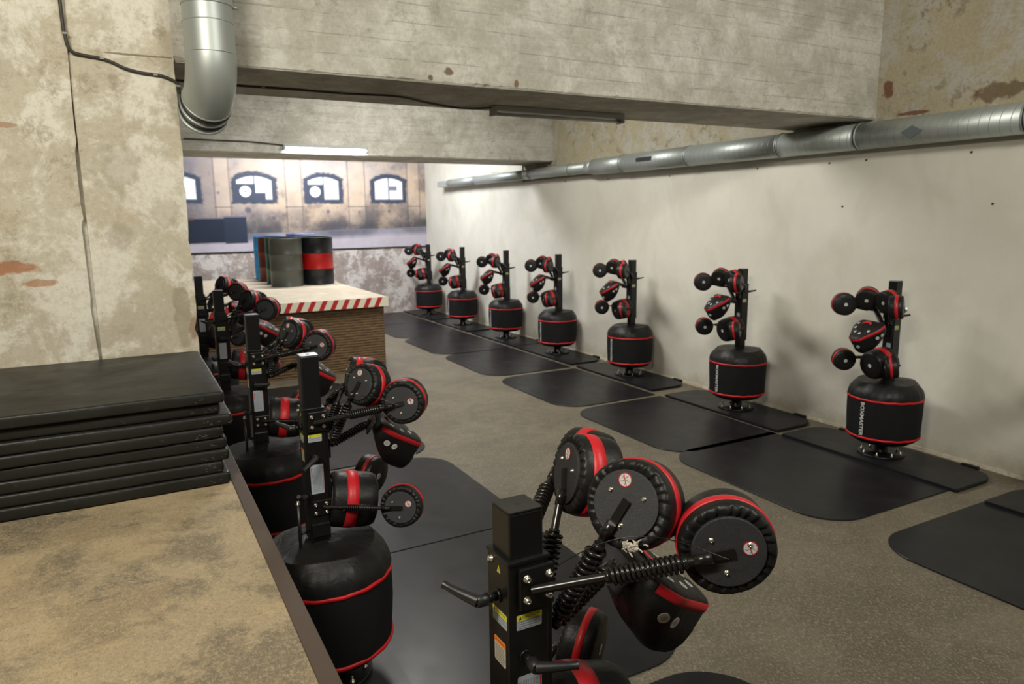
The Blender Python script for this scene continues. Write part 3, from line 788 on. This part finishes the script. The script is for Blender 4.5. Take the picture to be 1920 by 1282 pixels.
    P = info['far_body']; make_arm(root, (.030, .064, 1.128), P[1], P[2], P[3], .34, .74, .0135, .0085, turns=13)
    # torn edge with foam on the near jab pad
    pj = info['near_jab'][0]; b = MB(); rnd = random.Random(2)
    for i in range(16):
        a = 5.0+rnd.uniform(-.16, .16)+PI*0; rr = .092+rnd.uniform(-.006, .008)
        b.lathe([(0, -.004), (.006, -.003), (.005, .003), (0, .005)], 7, 0, Matrix.Translation((rr*math.cos(-a+PI), rr*math.sin(-a+PI)*-1*-1, -.009+rnd.uniform(-.002, .002))) @ Matrix.Rotation(rnd.uniform(0, 3), 4, 'X'))
    for i in range(26):
        a = 5.0+rnd.gauss(0, .16); rr = .094+rnd.uniform(-.010, .012); p0 = Vector((-rr*math.cos(a), rr*math.sin(a), -.010)); p1 = p0+Vector((rnd.uniform(-.014, .014), rnd.uniform(-.008, .012), rnd.uniform(-.004, .002)))
        b.tube([p0, p0.lerp(p1, .5)+Vector((0, .002, -.002)), p1], .0018, 5)
    f = b.obj('torn_foam', M_foam, pj); f['first_only'] = 1
    # thin safety wire looping from the clamp to the hook pad
    b = MB(); A = Vector((.048, -.070, 1.605)); B = info['near_hook'][1].translation+Vector((-.03, -.03, .0))
    pts = [A.lerp(B, t)+Vector((0, 0, .075*math.sin(PI*t)**1.0*(1-.2*t))) for t in [i/20 for i in range(21)]]
    b.tube(pts, .0013, 6); w = b.obj('safety_wire', M_spring, root); w['carriage'] = 1; w['fine'] = 1
    # ---- big cylindrical body pad
    n = rotv(-8, -9); M = frame((.080, .035, 1.125), n); R_, T_ = .142, .225
    prof = [(R_*.72, 0), (R_*.80, -.004), (R_*.92, -.002), (R_*.985, .010), (R_, .03), (R_*1.01, T_*.35), (R_*1.005, T_*.6), (R_*.985, T_*.8), (R_*.95, T_-.022), (R_*.90, T_-.006), (R_*.80, T_), (R_*.4, T_+.003), (0, T_+.004)]
    b = MB(); b.lathe(prof, 72, 0, None, True, lambda i, a: (.0012*math.sin(5*a+i), -.002*abs(math.sin(14*a)) if 0 < i < 4 else 0))
    bp = b.obj('body_pad', [M_vinyl], root, M); bp['carriage'] = 1
    b = MB(); b.lathe([(R_*.99, .063), (R_*1.01+.002, .064), (R_*1.01+.004, .093), (R_*1.01+.002, .122), (R_*.99, .123)], 64); b.obj('red_band', M_red, bp)
    b = MB(); b.lathe([(R_*.74, .003), (R_*.74, -.010), (0, -.010)], 40, 0, None, False); b.cyl((0, 0, -.05), (0, 0, -.008), .03, 16); b.obj('back_plate', M_plate, bp)
    o = bpy.data.objects.new('target_dot', dot_mesh(.019)); C.objects.link(o); o.parent = bp; o.matrix_local = Matrix.Translation((0, .0, T_+.004))
    for j in range(4):
        a = .4+PI*j/2; screw(bp, (.08*math.cos(a), .08*math.sin(a), -.010), (0, 0, -1), .005, .008)
    # ---- uppercut pad: rounded triangular block, punching face looks down the slope towards the user
    yaw = math.radians(-14); tl = math.radians(36)
    nf = Vector((math.cos(yaw)*math.sin(tl), math.sin(yaw)*math.sin(tl), math.cos(tl)))
    u = Vector((math.cos(yaw)*math.cos(tl), math.sin(yaw)*math.cos(tl), -math.sin(tl))); v = nf.cross(u).normalized()
    M = Matrix((u, v, nf)).transposed().to_4x4(); M.translation = Vector((.455, .015, 1.460))
    ol = rounded([(-.130, -.160), (-.03, -.165), (.150, -.055), (.150, .055), (-.03, .165), (-.130, .160)], [.05, .10, .07, .07, .10, .05], 7)
    layers = [(.10, .014, 0), (.80, .007, 0), (.94, 0, 0), (.99, -.008, 0), (1.0, -.016, 0), (1.0, -.034, 0), (.975, -.065, .006), (.90, -.100, .022), (.77, -.135, .042), (.60, -.165, .060), (.46, -.182, .070), (.36, -.188, .074), (.05, -.190, .074)]
    def side(x, y, z):
        """scale and forward shift of the block at depth z"""
        for (s0, z0, d0), (s1, z1, d1) in zip(layers[3:], layers[4:]):
            if z1 <= z <= z0: t_ = (z0-z)/(z0-z1); s_q = s0+(s1-s0)*t_; d_q = d0+(d1-d0)*t_; return x*s_q+d_q, y*s_q
        return x, y
    vs = []; fs = []; nn = len(ol)
    for sc, z, du in layers: vs += [(x*sc+du, y*sc, z) for x, y in ol]
    b = MB()
    for l in range(len(layers)-1):
        if l == 0: fs.append(tuple(range(nn)))
        fs += [(l*nn+k, (l+1)*nn+k, (l+1)*nn+(k+1) % nn, l*nn+(k+1) % nn) for k in range(nn)]
    fs.append(tuple((len(layers)-1)*nn+k for k in reversed(range(nn))))
    b.add(vs, fs, 0, None, True); b_faces = [tuple(f_) for f_ in b.f]; bv = [tuple(v_) for v_ in b.v]; up_ = b.obj('uppercut_pad', [M_vinyl], root, M); up_['carriage'] = 1
    # red strip along the two front edges
    b = MB(); vs = []; fs = []; sel = [p for p in ol if p[0] > -.105]
    i0 = [k for k in range(nn) if ol[k][0] > -.105]
    # keep outline order so that the strip runs from one rear corner round the nose to the other
    seq = [ol[k] for k in range(nn) if ol[k][0] > -.105]
    for x, y in seq:
        for sc, z in ((.985, -.006), (1.012, -.009), (1.018, -.020), (1.012, -.030), (.985, -.033)): vs.append((x*sc, y*sc, z))
    for k in range(len(seq)-1):
        for j in range(4): fs.append((k*5+j, k*5+1+j, k*5+6+j, k*5+5+j))
    b.add(vs, fs, 0, None, True); b.obj('red_strip', M_red, up_)
    dm = dot_mesh(.0135)
    bvh = BVHTree.FromPolygons(bv, b_faces)
    for x, y in ((-.060, -.118), (.000, -.098), (.055, -.045), (.068, .022), (.020, .090)):
        hp, hn, _, _ = bvh.ray_cast(Vector((x, y, .2)), Vector((0, 0, -1)))
        if hn.z < 0: hn = -hn
        o = bpy.data.objects.new('target_dot', dm); C.objects.link(o); o.parent = up_; o.matrix_local = frame(hp+hn*.0006, hn, (1, 0, 0))
    dm2 = dot_mesh(.016)
    for k0, sy, z in ((.22, 1, -.075), (.42, 1, -.085), (.02, 1, -.075), (.22, -1, -.075), (.42, -1, -.085), (.02, -1, -.075)):
        # walk round the outline from the rear corner (0) to the nose (.5)
        q = [p for p in ol if p[1]*sy > 0]; q.sort(key=lambda p: p[0]); p = q[min(int((.35+k0*1.25)*len(q)), len(q)-1)]
        j = ol.index(p); t0 = Vector(ol[(j+1) % nn])-Vector(ol[j-1]); no = Vector((t0.y, -t0.x, 0)).normalized()
        if no.y*sy < 0: no = -no
        no.z = -.35; px, py = side(p[0], p[1], z)
        no.normalize(); hp, hn, _, _ = bvh.ray_cast(Vector((px, py, z))+no*.15, -no)
        if hp is None: hp, hn = Vector((px, py, z)), no
        if hn.dot(no) < 0: hn = -hn
        o = bpy.data.objects.new('target_dot', dm2); C.objects.link(o); o.parent = up_; o.matrix_local = frame(hp+hn*.0006, hn)
    b = MB(); N = 16; vs = []; fs = []
    for i in range(N+1):
        t = i/N; a = math.radians(150+(-10-150)*0+ (410-150)*t*.72-60); r0 = .040; w = .013*(1-.45*abs(2*t-1)**2)
        cx, cy = -.055+r0*.75*math.cos(a), -.01+r0*1.25*math.sin(a)
        for q in (-1, 1): vs.append((cx+q*w*math.cos(a), cy+q*w*math.sin(a), .0165))
    for i in range(N): fs.append((2*i, 2*i+1, 2*i+3, 2*i+2))
    b.add(vs, fs); b.obj('red_emblem', M_redink, up_)
    b = MB(); b.box(-.142, -.134, -.095, .095, -.100, -.020); b.obj('back_plate', M_plate, up_)
    M_up = M @ Matrix.Translation((-.140, 0, -.055))
    K = M_up.translation; st = Vector((.085, -.020, 1.432))
    a = MB(); a.tube([st, K.lerp(st, -.04)], .0115, 12); a.cyl(K.lerp(st, .02), K.lerp(st, .2), .017, 12); a.cyl(st, st.lerp(K, .1), .016, 12)
    arm = a.obj('pad_arm', M_spring, root); arm['carriage'] = 1
    helix(st.lerp(K, .06), st.lerp(K, .86), .0185, .0048, 13).obj('coil_spring', M_spring, arm)
    return root

def copy_machine(src, fine, left=True):
    r = src.copy(); C.objects.link(r)
    for ch in list(src.children):
        if ch.get('fine') and not fine: continue
        c = ch.copy(); C.objects.link(c); c.parent = r
        for g in ch.children:
            if g.get('first_only') or (g.get('fine') and not fine) or (g.get('left_only') and not left): continue
            d = g.copy(); C.objects.link(d); d.parent = c
    return r
proto = make_machine()
G = 'punching machines in two rows'
LAB = 'black boxing machine '
machines = [
    # x, y, face +1 = towards the right wall, carriage height, fine parts, label
    (.743, 1.36, 1, 0, True, LAB+'in the foreground, white foam torn out of one red-banded pad'),
    (.745, 3.48, 1, -.148, True, LAB+'beside the brown edge strip, second from camera in left row'),
    (.745, 5.20, 1, -.135, True, LAB+'in the left row, third from camera, right of the mat stack'),
    (.748, 7.18, 1, -.095, False, LAB+'in the left row, fourth from camera'),
    (.748, 9.12, 1, -.100, False, LAB+'farthest in the left row, half hidden by the pillar'),
    (6.45, 2.12, -1, -.12, False, LAB+'cut off by the right frame edge, only its base board showing'),
    (6.49, 4.25, -1, -.14, False, LAB+'along the right wall, nearest and rightmost whole one'),
    (6.55, 6.24, -1, -.075, False, LAB+'along the right wall, second from the right'),
    (6.58, 8.42, -1, -.07, False, LAB+'along the right wall, third from the right'),
    (6.58, 10.46, -1, -.11, False, LAB+'along the right wall, fourth from the right'),
    (6.58, 12.38, -1, -.14, False, LAB+'along the right wall, fifth from the right'),
    (6.58, 14.44, -1, -.12, False, LAB+'along the right wall, sixth from the right'),
    (6.58, 16.45, -1, -.07, False, LAB+'along the right wall, last one by the back wall'),
]
insts = []
for i, (x, y, s, dz, fine, lab) in enumerate(machines):
    m = proto if i == 0 else copy_machine(proto, fine, s > 0)
    insts.append((m, x, y, s, dz, lab))
for i, (m, x, y, s, dz, lab) in enumerate(insts):
    m.location = (x, y, 0); m.rotation_euler = (0, 0, 0 if s > 0 else PI)
    rr = random.Random(i+20)
    for ch in m.children:
        if ch.get('carriage'): ch.location.z += dz
        if ch.name.startswith('base_board'): ch.scale.y = .82 if s > 0 else .945
    tag(m, lab, 'boxing machine', G)
# on the second machine the lower clamp lever is swung the other way
sl2 = [c for c in insts[1][0].children if c.name.startswith('sliding_sleeve')][0]
lv = sorted([c for c in sl2.children if c.name.startswith('clamp_lever')], key=lambda o: o.name)
tmp = lever(sl2, (-.012, -.053, 1.400), (0, -1, 0), (-.86, -.30, -.42), .085)
lv[1].data = tmp.data; bpy.data.objects.remove(tmp)
for o in list(bpy.data.objects):
    for k in ('carriage', 'fine', 'first_only', 'left_only'):
        if k in o: del o[k]

# ------------------------------------------------------------------ rubber floor mats in front of the machines
def floor_mat(x0, x1, y0, y1, front_left, lab, z=.0, th=.011):
    r = .36
    if front_left: pts = [(x0, y0), (x1, y0), (x1, y1), (x0, y1)]; rads = [r, .02, .02, r]
    else: pts = [(x0, y0), (x1, y0), (x1, y1), (x0, y1)]; rads = [.02, r, r, .02]
    ol = rounded(pts, rads, 12); cx = (x0+x1)/2; cy = (y0+y1)/2
    o2 = [(cx+(x-cx)*.996, cy+(y-cy)*.996) for x, y in ol]
    b = MB(); n = len(ol)
    vs = [(x-cx, y-cy, z) for x, y in ol]+[(x-cx, y-cy, z+th*.7) for x, y in ol]+[(x-cx, y-cy, z+th) for x, y in o2]
    fs = [tuple(reversed(range(n)))]+[(k, (k+1) % n, n+(k+1) % n, n+k) for k in range(n)]+[(n+k, n+(k+1) % n, 2*n+(k+1) % n, 2*n+k) for k in range(n)]+[tuple(2*n+k for k in range(n))]
    b.add(vs, fs); o = b.obj('floor_mat', M_rubber); o.location = (cx, cy, .0005)
    return tag(o, lab, 'floor mat', 'black rubber mats on the floor')
ML = 'black rubber floor mat '
for yc, lab in ((2.10, 'in bottom right corner, cut off by the frame'), (4.36, 'in front of the rightmost wall machine'), (6.24, 'in front of the second wall machine from the right'), (8.30, 'in front of the third wall machine from the right'),
                (10.40, 'in front of the fourth wall machine from the right'), (12.42, 'in front of the fifth wall machine from the right'), (14.40, 'in front of the sixth wall machine from the right'), (16.40, 'at the far end beside the striped table')):
    hw = .985
    floor_mat(4.62 if yc < 5 else 4.70, 6.15, yc-hw, min(yc+hw, 17.45), True, ML+lab)
for y0, y1, lab in ((.78, 2.60, 'under the foreground machine'), (2.70, 4.66, 'beside the whole bag of the second left machine'), (4.67, 6.55, 'in the left row behind the seam'), (6.62, 8.5, 'in the left row before the striped table'), (8.56, 10.4, 'in the left row touching the striped table')):
    floor_mat(1.11, 2.66, y0, y1, False, ML+lab)
# ------------------------------------------------------------------ stack of gym mats on the platform
GL = 'black gym mat in the platform stack, '
order = ['lowest', 'second from the bottom', 'third from the bottom', 'fourth from the bottom', 'fourth from the top', 'third from the top with bulging corner', 'second from the top', 'topmost']
offs = [(.372, 3.655), (.345, 3.66), (.375, 3.665), (.368, 3.67), (.355, 3.655), (.402, 3.655), (.352, 3.675), (.371, 3.645)]
z = 1.105
for k in range(8):
    x1, y0 = offs[k]; x0 = -2.4+random.uniform(-.03, .03); y1 = 4.915; th = .0585
    b = MB(); n = 46; rnd = random.Random(k)
    # long soft slab: front face bulges, corners sag a little
    nx, ny = 60, 24; vs = []; fs = []
    sec = []
    for t in range(9):
        a = -PI/2+PI*t/8; sec.append((math.cos(a)**.5 if math.cos(a) > 0 else 0, math.sin(a)))
    ring_n = 0
    def outline(ins):
        return rounded([(x0+ins, y0+ins), (x1-ins, y0+ins), (x1-ins, y1-ins), (x0+ins, y1-ins)], max(.018-ins*.3, .004), 4)
    L = []
    for cxx, sz in sec:
        L.append((.014*(1-cxx), z+th/2+sz*(th/2-.0005)))
    base_o = None
    def dens(ol):
        out = []
        for i in range(len(ol)):
            p = Vector(ol[i]); q = Vector(ol[(i+1) % len(ol)]); m = max(1, int((q-p).length/.05))
            for j in range(m): out.append(tuple(p.lerp(q, j/m)))
        return out
    rings = [dens(outline(0))]*len(L)
    cx, cy = (x0+x1)/2, (y0+y1)/2
    nn = len(rings[0])
    wobx = [rnd.uniform(-.0015, .0015) for _ in range(nn)]
    for (ins, zz) in L:
        for i, (px, py) in enumerate(rings[0]):
            dx = 1 if px > cx else -1; dy = 1 if py > cy else -1
            fx = ins if abs(px-(x1 if dx > 0 else x0)) < .03 else 0; fy = ins if abs(py-(y1 if dy > 0 else y0)) < .03 else 0
            vs.append((px-dx*fx+wobx[i], py-dy*fy+wobx[i]+.002*math.sin(px*9+k), zz+.0015*math.sin(px*4+k*2)*(1 if 0 < ins else 1)*.4))
    for l in range(len(L)-1):
        for i in range(nn):
            a_ = l*nn+i; c = l*nn+(i+1) % nn; fs.append((a_, c, c+nn, a_+nn))
    fs.append(tuple(reversed(range(nn)))); fs.append(tuple((len(L)-1)*nn+i for i in range(nn)))
    b.add(vs, fs, 0, None, True)
    o = b.obj('gym_mat', [M_gym]); 
    # scuffed stitching close to the corner
    b = MB()
    for q in range(rnd.randint(3, 7)):
        sx = x1-.02-rnd.uniform(0, .12); sz = z+th*rnd.uniform(.2, .5); l = rnd.uniform(.004, .016)
        b.tube([(sx, y0-.0008, sz), (sx+l*.4, y0-.0016, sz+rnd.uniform(0, .006)), (sx+l, y0-.001, sz+rnd.uniform(-.004, .004))], .0009, 4)
    for q in range(3):
        sz = z+th*rnd.uniform(.2, .9); b.tube([(x1-.012, y0+.004, sz), (x1-.002, y0+.010, sz+.006), (x1+.0005, y0+.03, sz)], .0011, 4)
    b.obj('scuff_marks', M_scuff, o)
    tag(o, GL+order[k], 'gym mat', 'gym mats stacked on the platform')
    z += .0592

# ------------------------------------------------------------------ striped table and drums
def table():
    X0, X1, Y0, Y1, ZT = .60, 3.62, 10.80, 15.9, 1.172
    root = empty('layered_table', ((X0+X1)/2, (Y0+Y1)/2, 0)); T = Matrix.Translation(-root.location)
    b = MB(); b.box(X0+.06, X1-.05, Y0+.09, Y1-.05, 0.001, 1.03, 0, T); b.obj('layered_base', M_layers, root)
    b = MB(); b.box(X0, X1, Y0, Y1, 1.031, ZT, 0, T); b.obj('table_top', M_ply, root)
    b = MB(); b.box(X0, X1+.003, Y0-.006, Y0-.0005, 1.028, ZT+.002, 0, T)
    x = X0+.03; k = 0
    while x < X1-.10:
        b.add([(x-X0, 0, 0), (x+.075-X0, 0, 0), (x+.145-X0, 0, .144), (x+.070-X0, 0, .144)], [(0, 1, 2, 3)], 1, T @ Matrix.Translation((X0, Y0-.0068, 1.029))); x += .172
    b.obj('striped_edge', [M_cream_paint, M_redtape], root)
    tag(root, 'big low table of stacked brown board with red and white striped edge', 'table')
table()
def oil_drum(x, y, mats, lab, bands=None, R=.292, H=.88):
    z0 = 1.1725
    root = empty('oil_drum', (x, y, z0))
    prof = [(0, .002), (R-.02, .002), (R-.004, 0), (R+.004, .006), (R, .014)]
    for zc in (.333*H, .667*H): prof += [(R, zc-.02), (R+.009, zc), (R, zc+.02)]
    prof += [(R, H-.014), (R+.004, H-.006), (R-.004, H)]
    mis = [0]*(len(prof))
    if bands:
        for i, (r, zz) in enumerate(prof):
            if .333*H-.001 <= zz < .667*H-.001: mis[i] = 1
    b = MB(); b.lathe(prof, 56, 0, None, True, None, mis); b.obj('drum_shell', mats, root)
    b = MB(); b.lathe([(R-.004, H), (R-.012, H-.004), (R-.016, H-.016), (0, H-.014)], 48, 0, None, False)
    b.cyl((R*.6, 0, H-.015), (R*.6, 0, H-.006), .03, 14); b.obj('drum_lid', mats[0], root)
    tag(root, lab, 'oil drum', 'steel oil drums on the striped table')
oil_drum(3.255, 13.80, [M_dblack, M_dred], 'black steel oil drum with a wide red middle band on striped table', True)
oil_drum(2.655, 13.70, [M_dgrey], 'dark grey steel oil drum standing left of the black and red drum')
oil_drum(2.69, 14.33, [M_dgreen], 'dark green steel oil drum, thin strip visible left of the grey drum')
oil_drum(2.66, 14.98, [M_dbrown], 'rust brown steel oil drum between the green and the blue drums')
oil_drum(2.68, 15.60, [M_dblue], 'bright blue steel oil drum, leftmost of the drums')
oil_drum(3.33, 14.42, [M_dgreen], 'green steel oil drum hidden behind the black and red drum')
oil_drum(3.32, 15.45, [M_dviolet], 'pale violet oil drum at the back of the drums', H=.93)

# ------------------------------------------------------------------ ducts
def wall_duct():
    xc, zc = 6.825, 3.17
    root = empty('wall_duct', (xc, 6, zc)); T = Matrix.Translation((-xc, -6, -zc))
    def seg(y0, y1, r0, r1, mat=M_galv, name='duct_section'):
        b = MB(); L = y1-y0; b.lathe([(r0, 0), (r1, L)], 40, 0, T @ Matrix.Translation((xc, y0, zc)) @ Matrix.Rotation(-PI/2, 4, 'X')); b.obj(name, mat, root)
    ys = [-2.0, 1.0, 3.39, 4.98, 5.98, 7.52]
    for a, c in zip(ys, ys[1:]): seg(a, c, .133, .133)
    seg(7.52, 8.95, .133, .133); seg(8.95, 9.75, .125, .125); seg(9.75, 9.95, .125, .092, M_galv2, 'duct_reducer'); seg(9.95, 12.0, .092, .092); seg(12.0, 14.2, .090, .090); seg(14.2, 15.6, .088, .088); 
    b = MB(); b.box(xc-.075, xc+.075, 15.55, 16.15, zc-.07, zc+.06, 0, T); b.obj('end_box', M_galv2, root)
    for y, r in ((3.39, .133), (4.98, .133), (5.98, .133), (7.52, .133), (8.95, .133), (10.43, .092), (11.79, .092), (14.19, .09), (1.0, .133)):
        b = MB(); b.lathe([(r, -.022), (r+.006, -.018), (r+.006, -.006), (r+.001, -.003), (r+.001, .003), (r+.006, .006), (r+.006, .018), (r, .022)], 40, 0, T @ Matrix.Translation((xc, y, zc)) @ Matrix.Rotation(-PI/2, 4, 'X'))
        b.lathe([(r+.0075, -.005), (r+.0085, 0), (r+.0075, .005)], 40, 1, T @ Matrix.Translation((xc, y, zc)) @ Matrix.Rotation(-PI/2, 4, 'X'))
        b.obj('coupling_ring', [M_galv2, M_gasket], root)
    for y in (8.35,):
        b = MB(); b.box(xc-.140, xc-.115, y-.17, y+.17, zc-.012, zc+.045, 0, T); b.obj('air_grille', M_dark, root)
    b = MB(); b.prism([(-.11, 0), (0, -.055), (.11, 0), (0, .055)], -.002, .006, 0, T @ Matrix.Translation((xc-.129, 4.35, zc-.02)) @ Matrix.Rotation(-PI/2, 4, 'Y') @ Matrix.Rotation(PI/2, 4, 'Z')); b.obj('access_patch', M_patch, root)
    for y in (2.2, 5.5, 7.0, 9.3, 11.2, 13.4):
        b = MB(); b.tube([(xc-.02, y, zc+.11), (xc+.12, y, zc+.13), (XR-.002, y, zc+.13)], .006, 6, 0, T); b.obj('wall_bracket', M_galv2, root)
    tag(root, 'long galvanised spiral duct running along the right wall', 'duct')
wall_duct()
def elbow_duct():
    R = .140; x0 = .560; y0 = 4.70; zb = 3.40; BR = .30
    root = empty('elbow_duct', (x0, y0, zb)); T = Matrix.Translation((-x0, -y0, -zb))
    def ringpath(pts, r, name, mat=M_galv2, n=44):
        b = MB(); b.tube(pts, r, n, 0, T); return b.obj(name, mat, root)
    ringpath([(x0, y0, ZC-.001), (x0, y0, 4.2), (x0, y0, 3.62)], R, 'riser')
    b = MB(); b.lathe([(R, 3.612), (R+.004, 3.616), (R+.004, 3.626), (R, 3.630)], 44, 0, T @ Matrix.Translation((x0, y0, 0)))
    b.lathe([(R, 3.52), (R+.002, 3.522), (R, 3.526)], 44, 0, T @ Matrix.Translation((x0, y0, 0))); b.cyl((x0+.13, y0-.02, 3.62), (x0+.17, y0-.02, 3.62), .008, 8, 0, T); b.obj('clamp_ring', M_galv2, root)
    ringpath([(x0, y0, 3.62), (x0, y0, 3.5), (x0, y0, 3.352)], R-.001, 'collar')
    # bend away from the camera, a little to the left, ending in a short tail that still points downwards
    dirv = Vector((-.16, .987, 0)).normalized(); pts = []; AE = math.radians(62); BR = .27
    for i in range(19):
        a = AE*i/18; pts.append(Vector((x0, y0, 3.352))+dirv*(BR*(1-math.cos(a)))+Vector((0, 0, -BR*math.sin(a))))
    ringpath(pts, R+.002, 'bend')
    e = pts[-1]; dt = (dirv*math.sin(AE)+Vector((0, 0, -math.cos(AE)))).normalized()
    b = MB(); b.tube([e, e+dt*.07, e+dt*.145], R-.004, 44, 0, T); b.obj('tail_duct', [M_galv2, M_dark], root)
    Q = dt.to_track_quat('Z', 'Y').to_matrix().to_4x4()
    for dd, m, rr in ((.006, M_galv2, .006), (.035, M_gasket, .007), (.075, M_galv2, .004), (.105, M_gasket, .003), (.140, M_galv2, .006)):
        b = MB(); Q.translation = e+dt*dd; b.lathe([(R-.006, -.007), (R+rr, -.005), (R+rr, .005), (R-.006, .007)], 44, 0, T @ Q, caps=False); b.obj('gasket_ring', m, root)
    b = MB(); b.lathe([(R-.012, .1455), (0, .1455)], 40, 0, T @ (Matrix.Translation(e) @ dt.to_track_quat('Z', 'Y').to_matrix().to_4x4()), False, caps=False); b.obj('dark_opening', M_dark, root)
    tag(root, 'fat galvanised elbow duct coming down in front of the beam', 'duct')
elbow_duct()
# ------------------------------------------------------------------ lamps and cables
def fixture(x0, x1, y, ztop, lit, lab, depth=.055):
    root = empty('tube_lamp', ((x0+x1)/2, y, ztop)); h = (x1-x0)/2
    b = MB(); b.bbox(-h, h, -.055, .055, -.045, 0, .006, 0, None, 2)
    b.bbox(-h-.012, -h+.02, -.050, .050, -depth-.03, -.003, .004, 0, None, 2); b.bbox(h-.02, h+.012, -.050, .050, -depth-.03, -.003, .004, 0, None, 2)
    b.obj('lamp_housing', M_fix, root)
    for s in ((-.026, .026) if lit else (0,)):
        b = MB(); b.cyl((-h+.02, s, -depth-.012), (h-.02, s, -depth-.012), .014, 14); b.obj('fluorescent_tube', M_tube if lit else M_white, root)
    return tag(root, lab, 'lamp')
l2 = fixture(2.25, 3.52, 11.235, 3.50, True, 'glowing fluorescent tube lamp on the lower edge of the far beam')
l1 = fixture(2.93, 4.30, 5.72, 3.344, False, 'unlit grey tube lamp fixed under the near beam')
def cable(name, pts, r, lab, clips=()):
    root = empty(name, pts[0]); T = Matrix.Translation(-Vector(pts[0]))
    P = [Vector(p) for p in pts]; out = []
    for i in range(len(P)-1):
        p0 = P[max(i-1, 0)]; p1 = P[i]; p2 = P[i+1]; p3 = P[min(i+2, len(P)-1)]
        for j in range(8):
            t = j/8; out.append(.5*((2*p1)+(p2-p0)*t+(2*p0-5*p1+4*p2-p3)*t*t+(3*p1-p0-3*p2+p3)*t**3))
    out.append(P[-1]); b = MB(); b.tube(out, r, 8, 0, T); b.obj('cable_run', M_cable, root)
    for c in clips:
        m = MB(); m.bbox(-.012, .012, -.012, .010, -.006, .006, .002, 0, T @ Matrix.Translation(c)); m.obj('cable_clip', M_clip, root)
    return tag(root, lab, 'cable')
cable('wall_cable', [(-.185, 4.915, 5.1), (-.178, 4.915, 3.618), (-.172, 4.915, 3.43), (-.152, 4.925, 3.352), (-.085, 4.938, 3.334), (-.018, 4.938, 3.327), (.045, 4.938, 3.31), (.113, 4.938, 3.280), (.20, 4.938, 3.262), (.28, 4.938, 3.257), (.335, 4.938, 3.243), (.386, 4.94, 3.215), (.392, 4.96, 3.16)], .0095,
      'dark cable curving across the plaster pillar towards the duct', ((-.172, 4.915, 3.44), (-.0, 4.935, 3.325), (.27, 4.935, 3.257), (.388, 4.935, 3.20)))
cable('soffit_cable', [(.392, 5.55, 3.336), (.82, 5.58, 3.336), (1.2, 5.57, 3.336), (1.57, 5.578, 3.334), (2.0, 5.53, 3.332), (2.33, 5.74, 3.334), (2.7, 5.90, 3.334), (2.91, 5.72, 3.325)], .008,
      'thin black cable hanging under the near beam', ((1.0, 5.575, 3.339), (1.57, 5.578, 3.339)))
cable('beam_cable', [(.9, 11.28, 3.53), (1.3, 11.282, 3.525), (1.8, 11.282, 3.52), (2.24, 11.285, 3.49)], .008, 'thin dark cable along the far beam to the glowing lamp', ((1.3, 11.282, 3.525),))
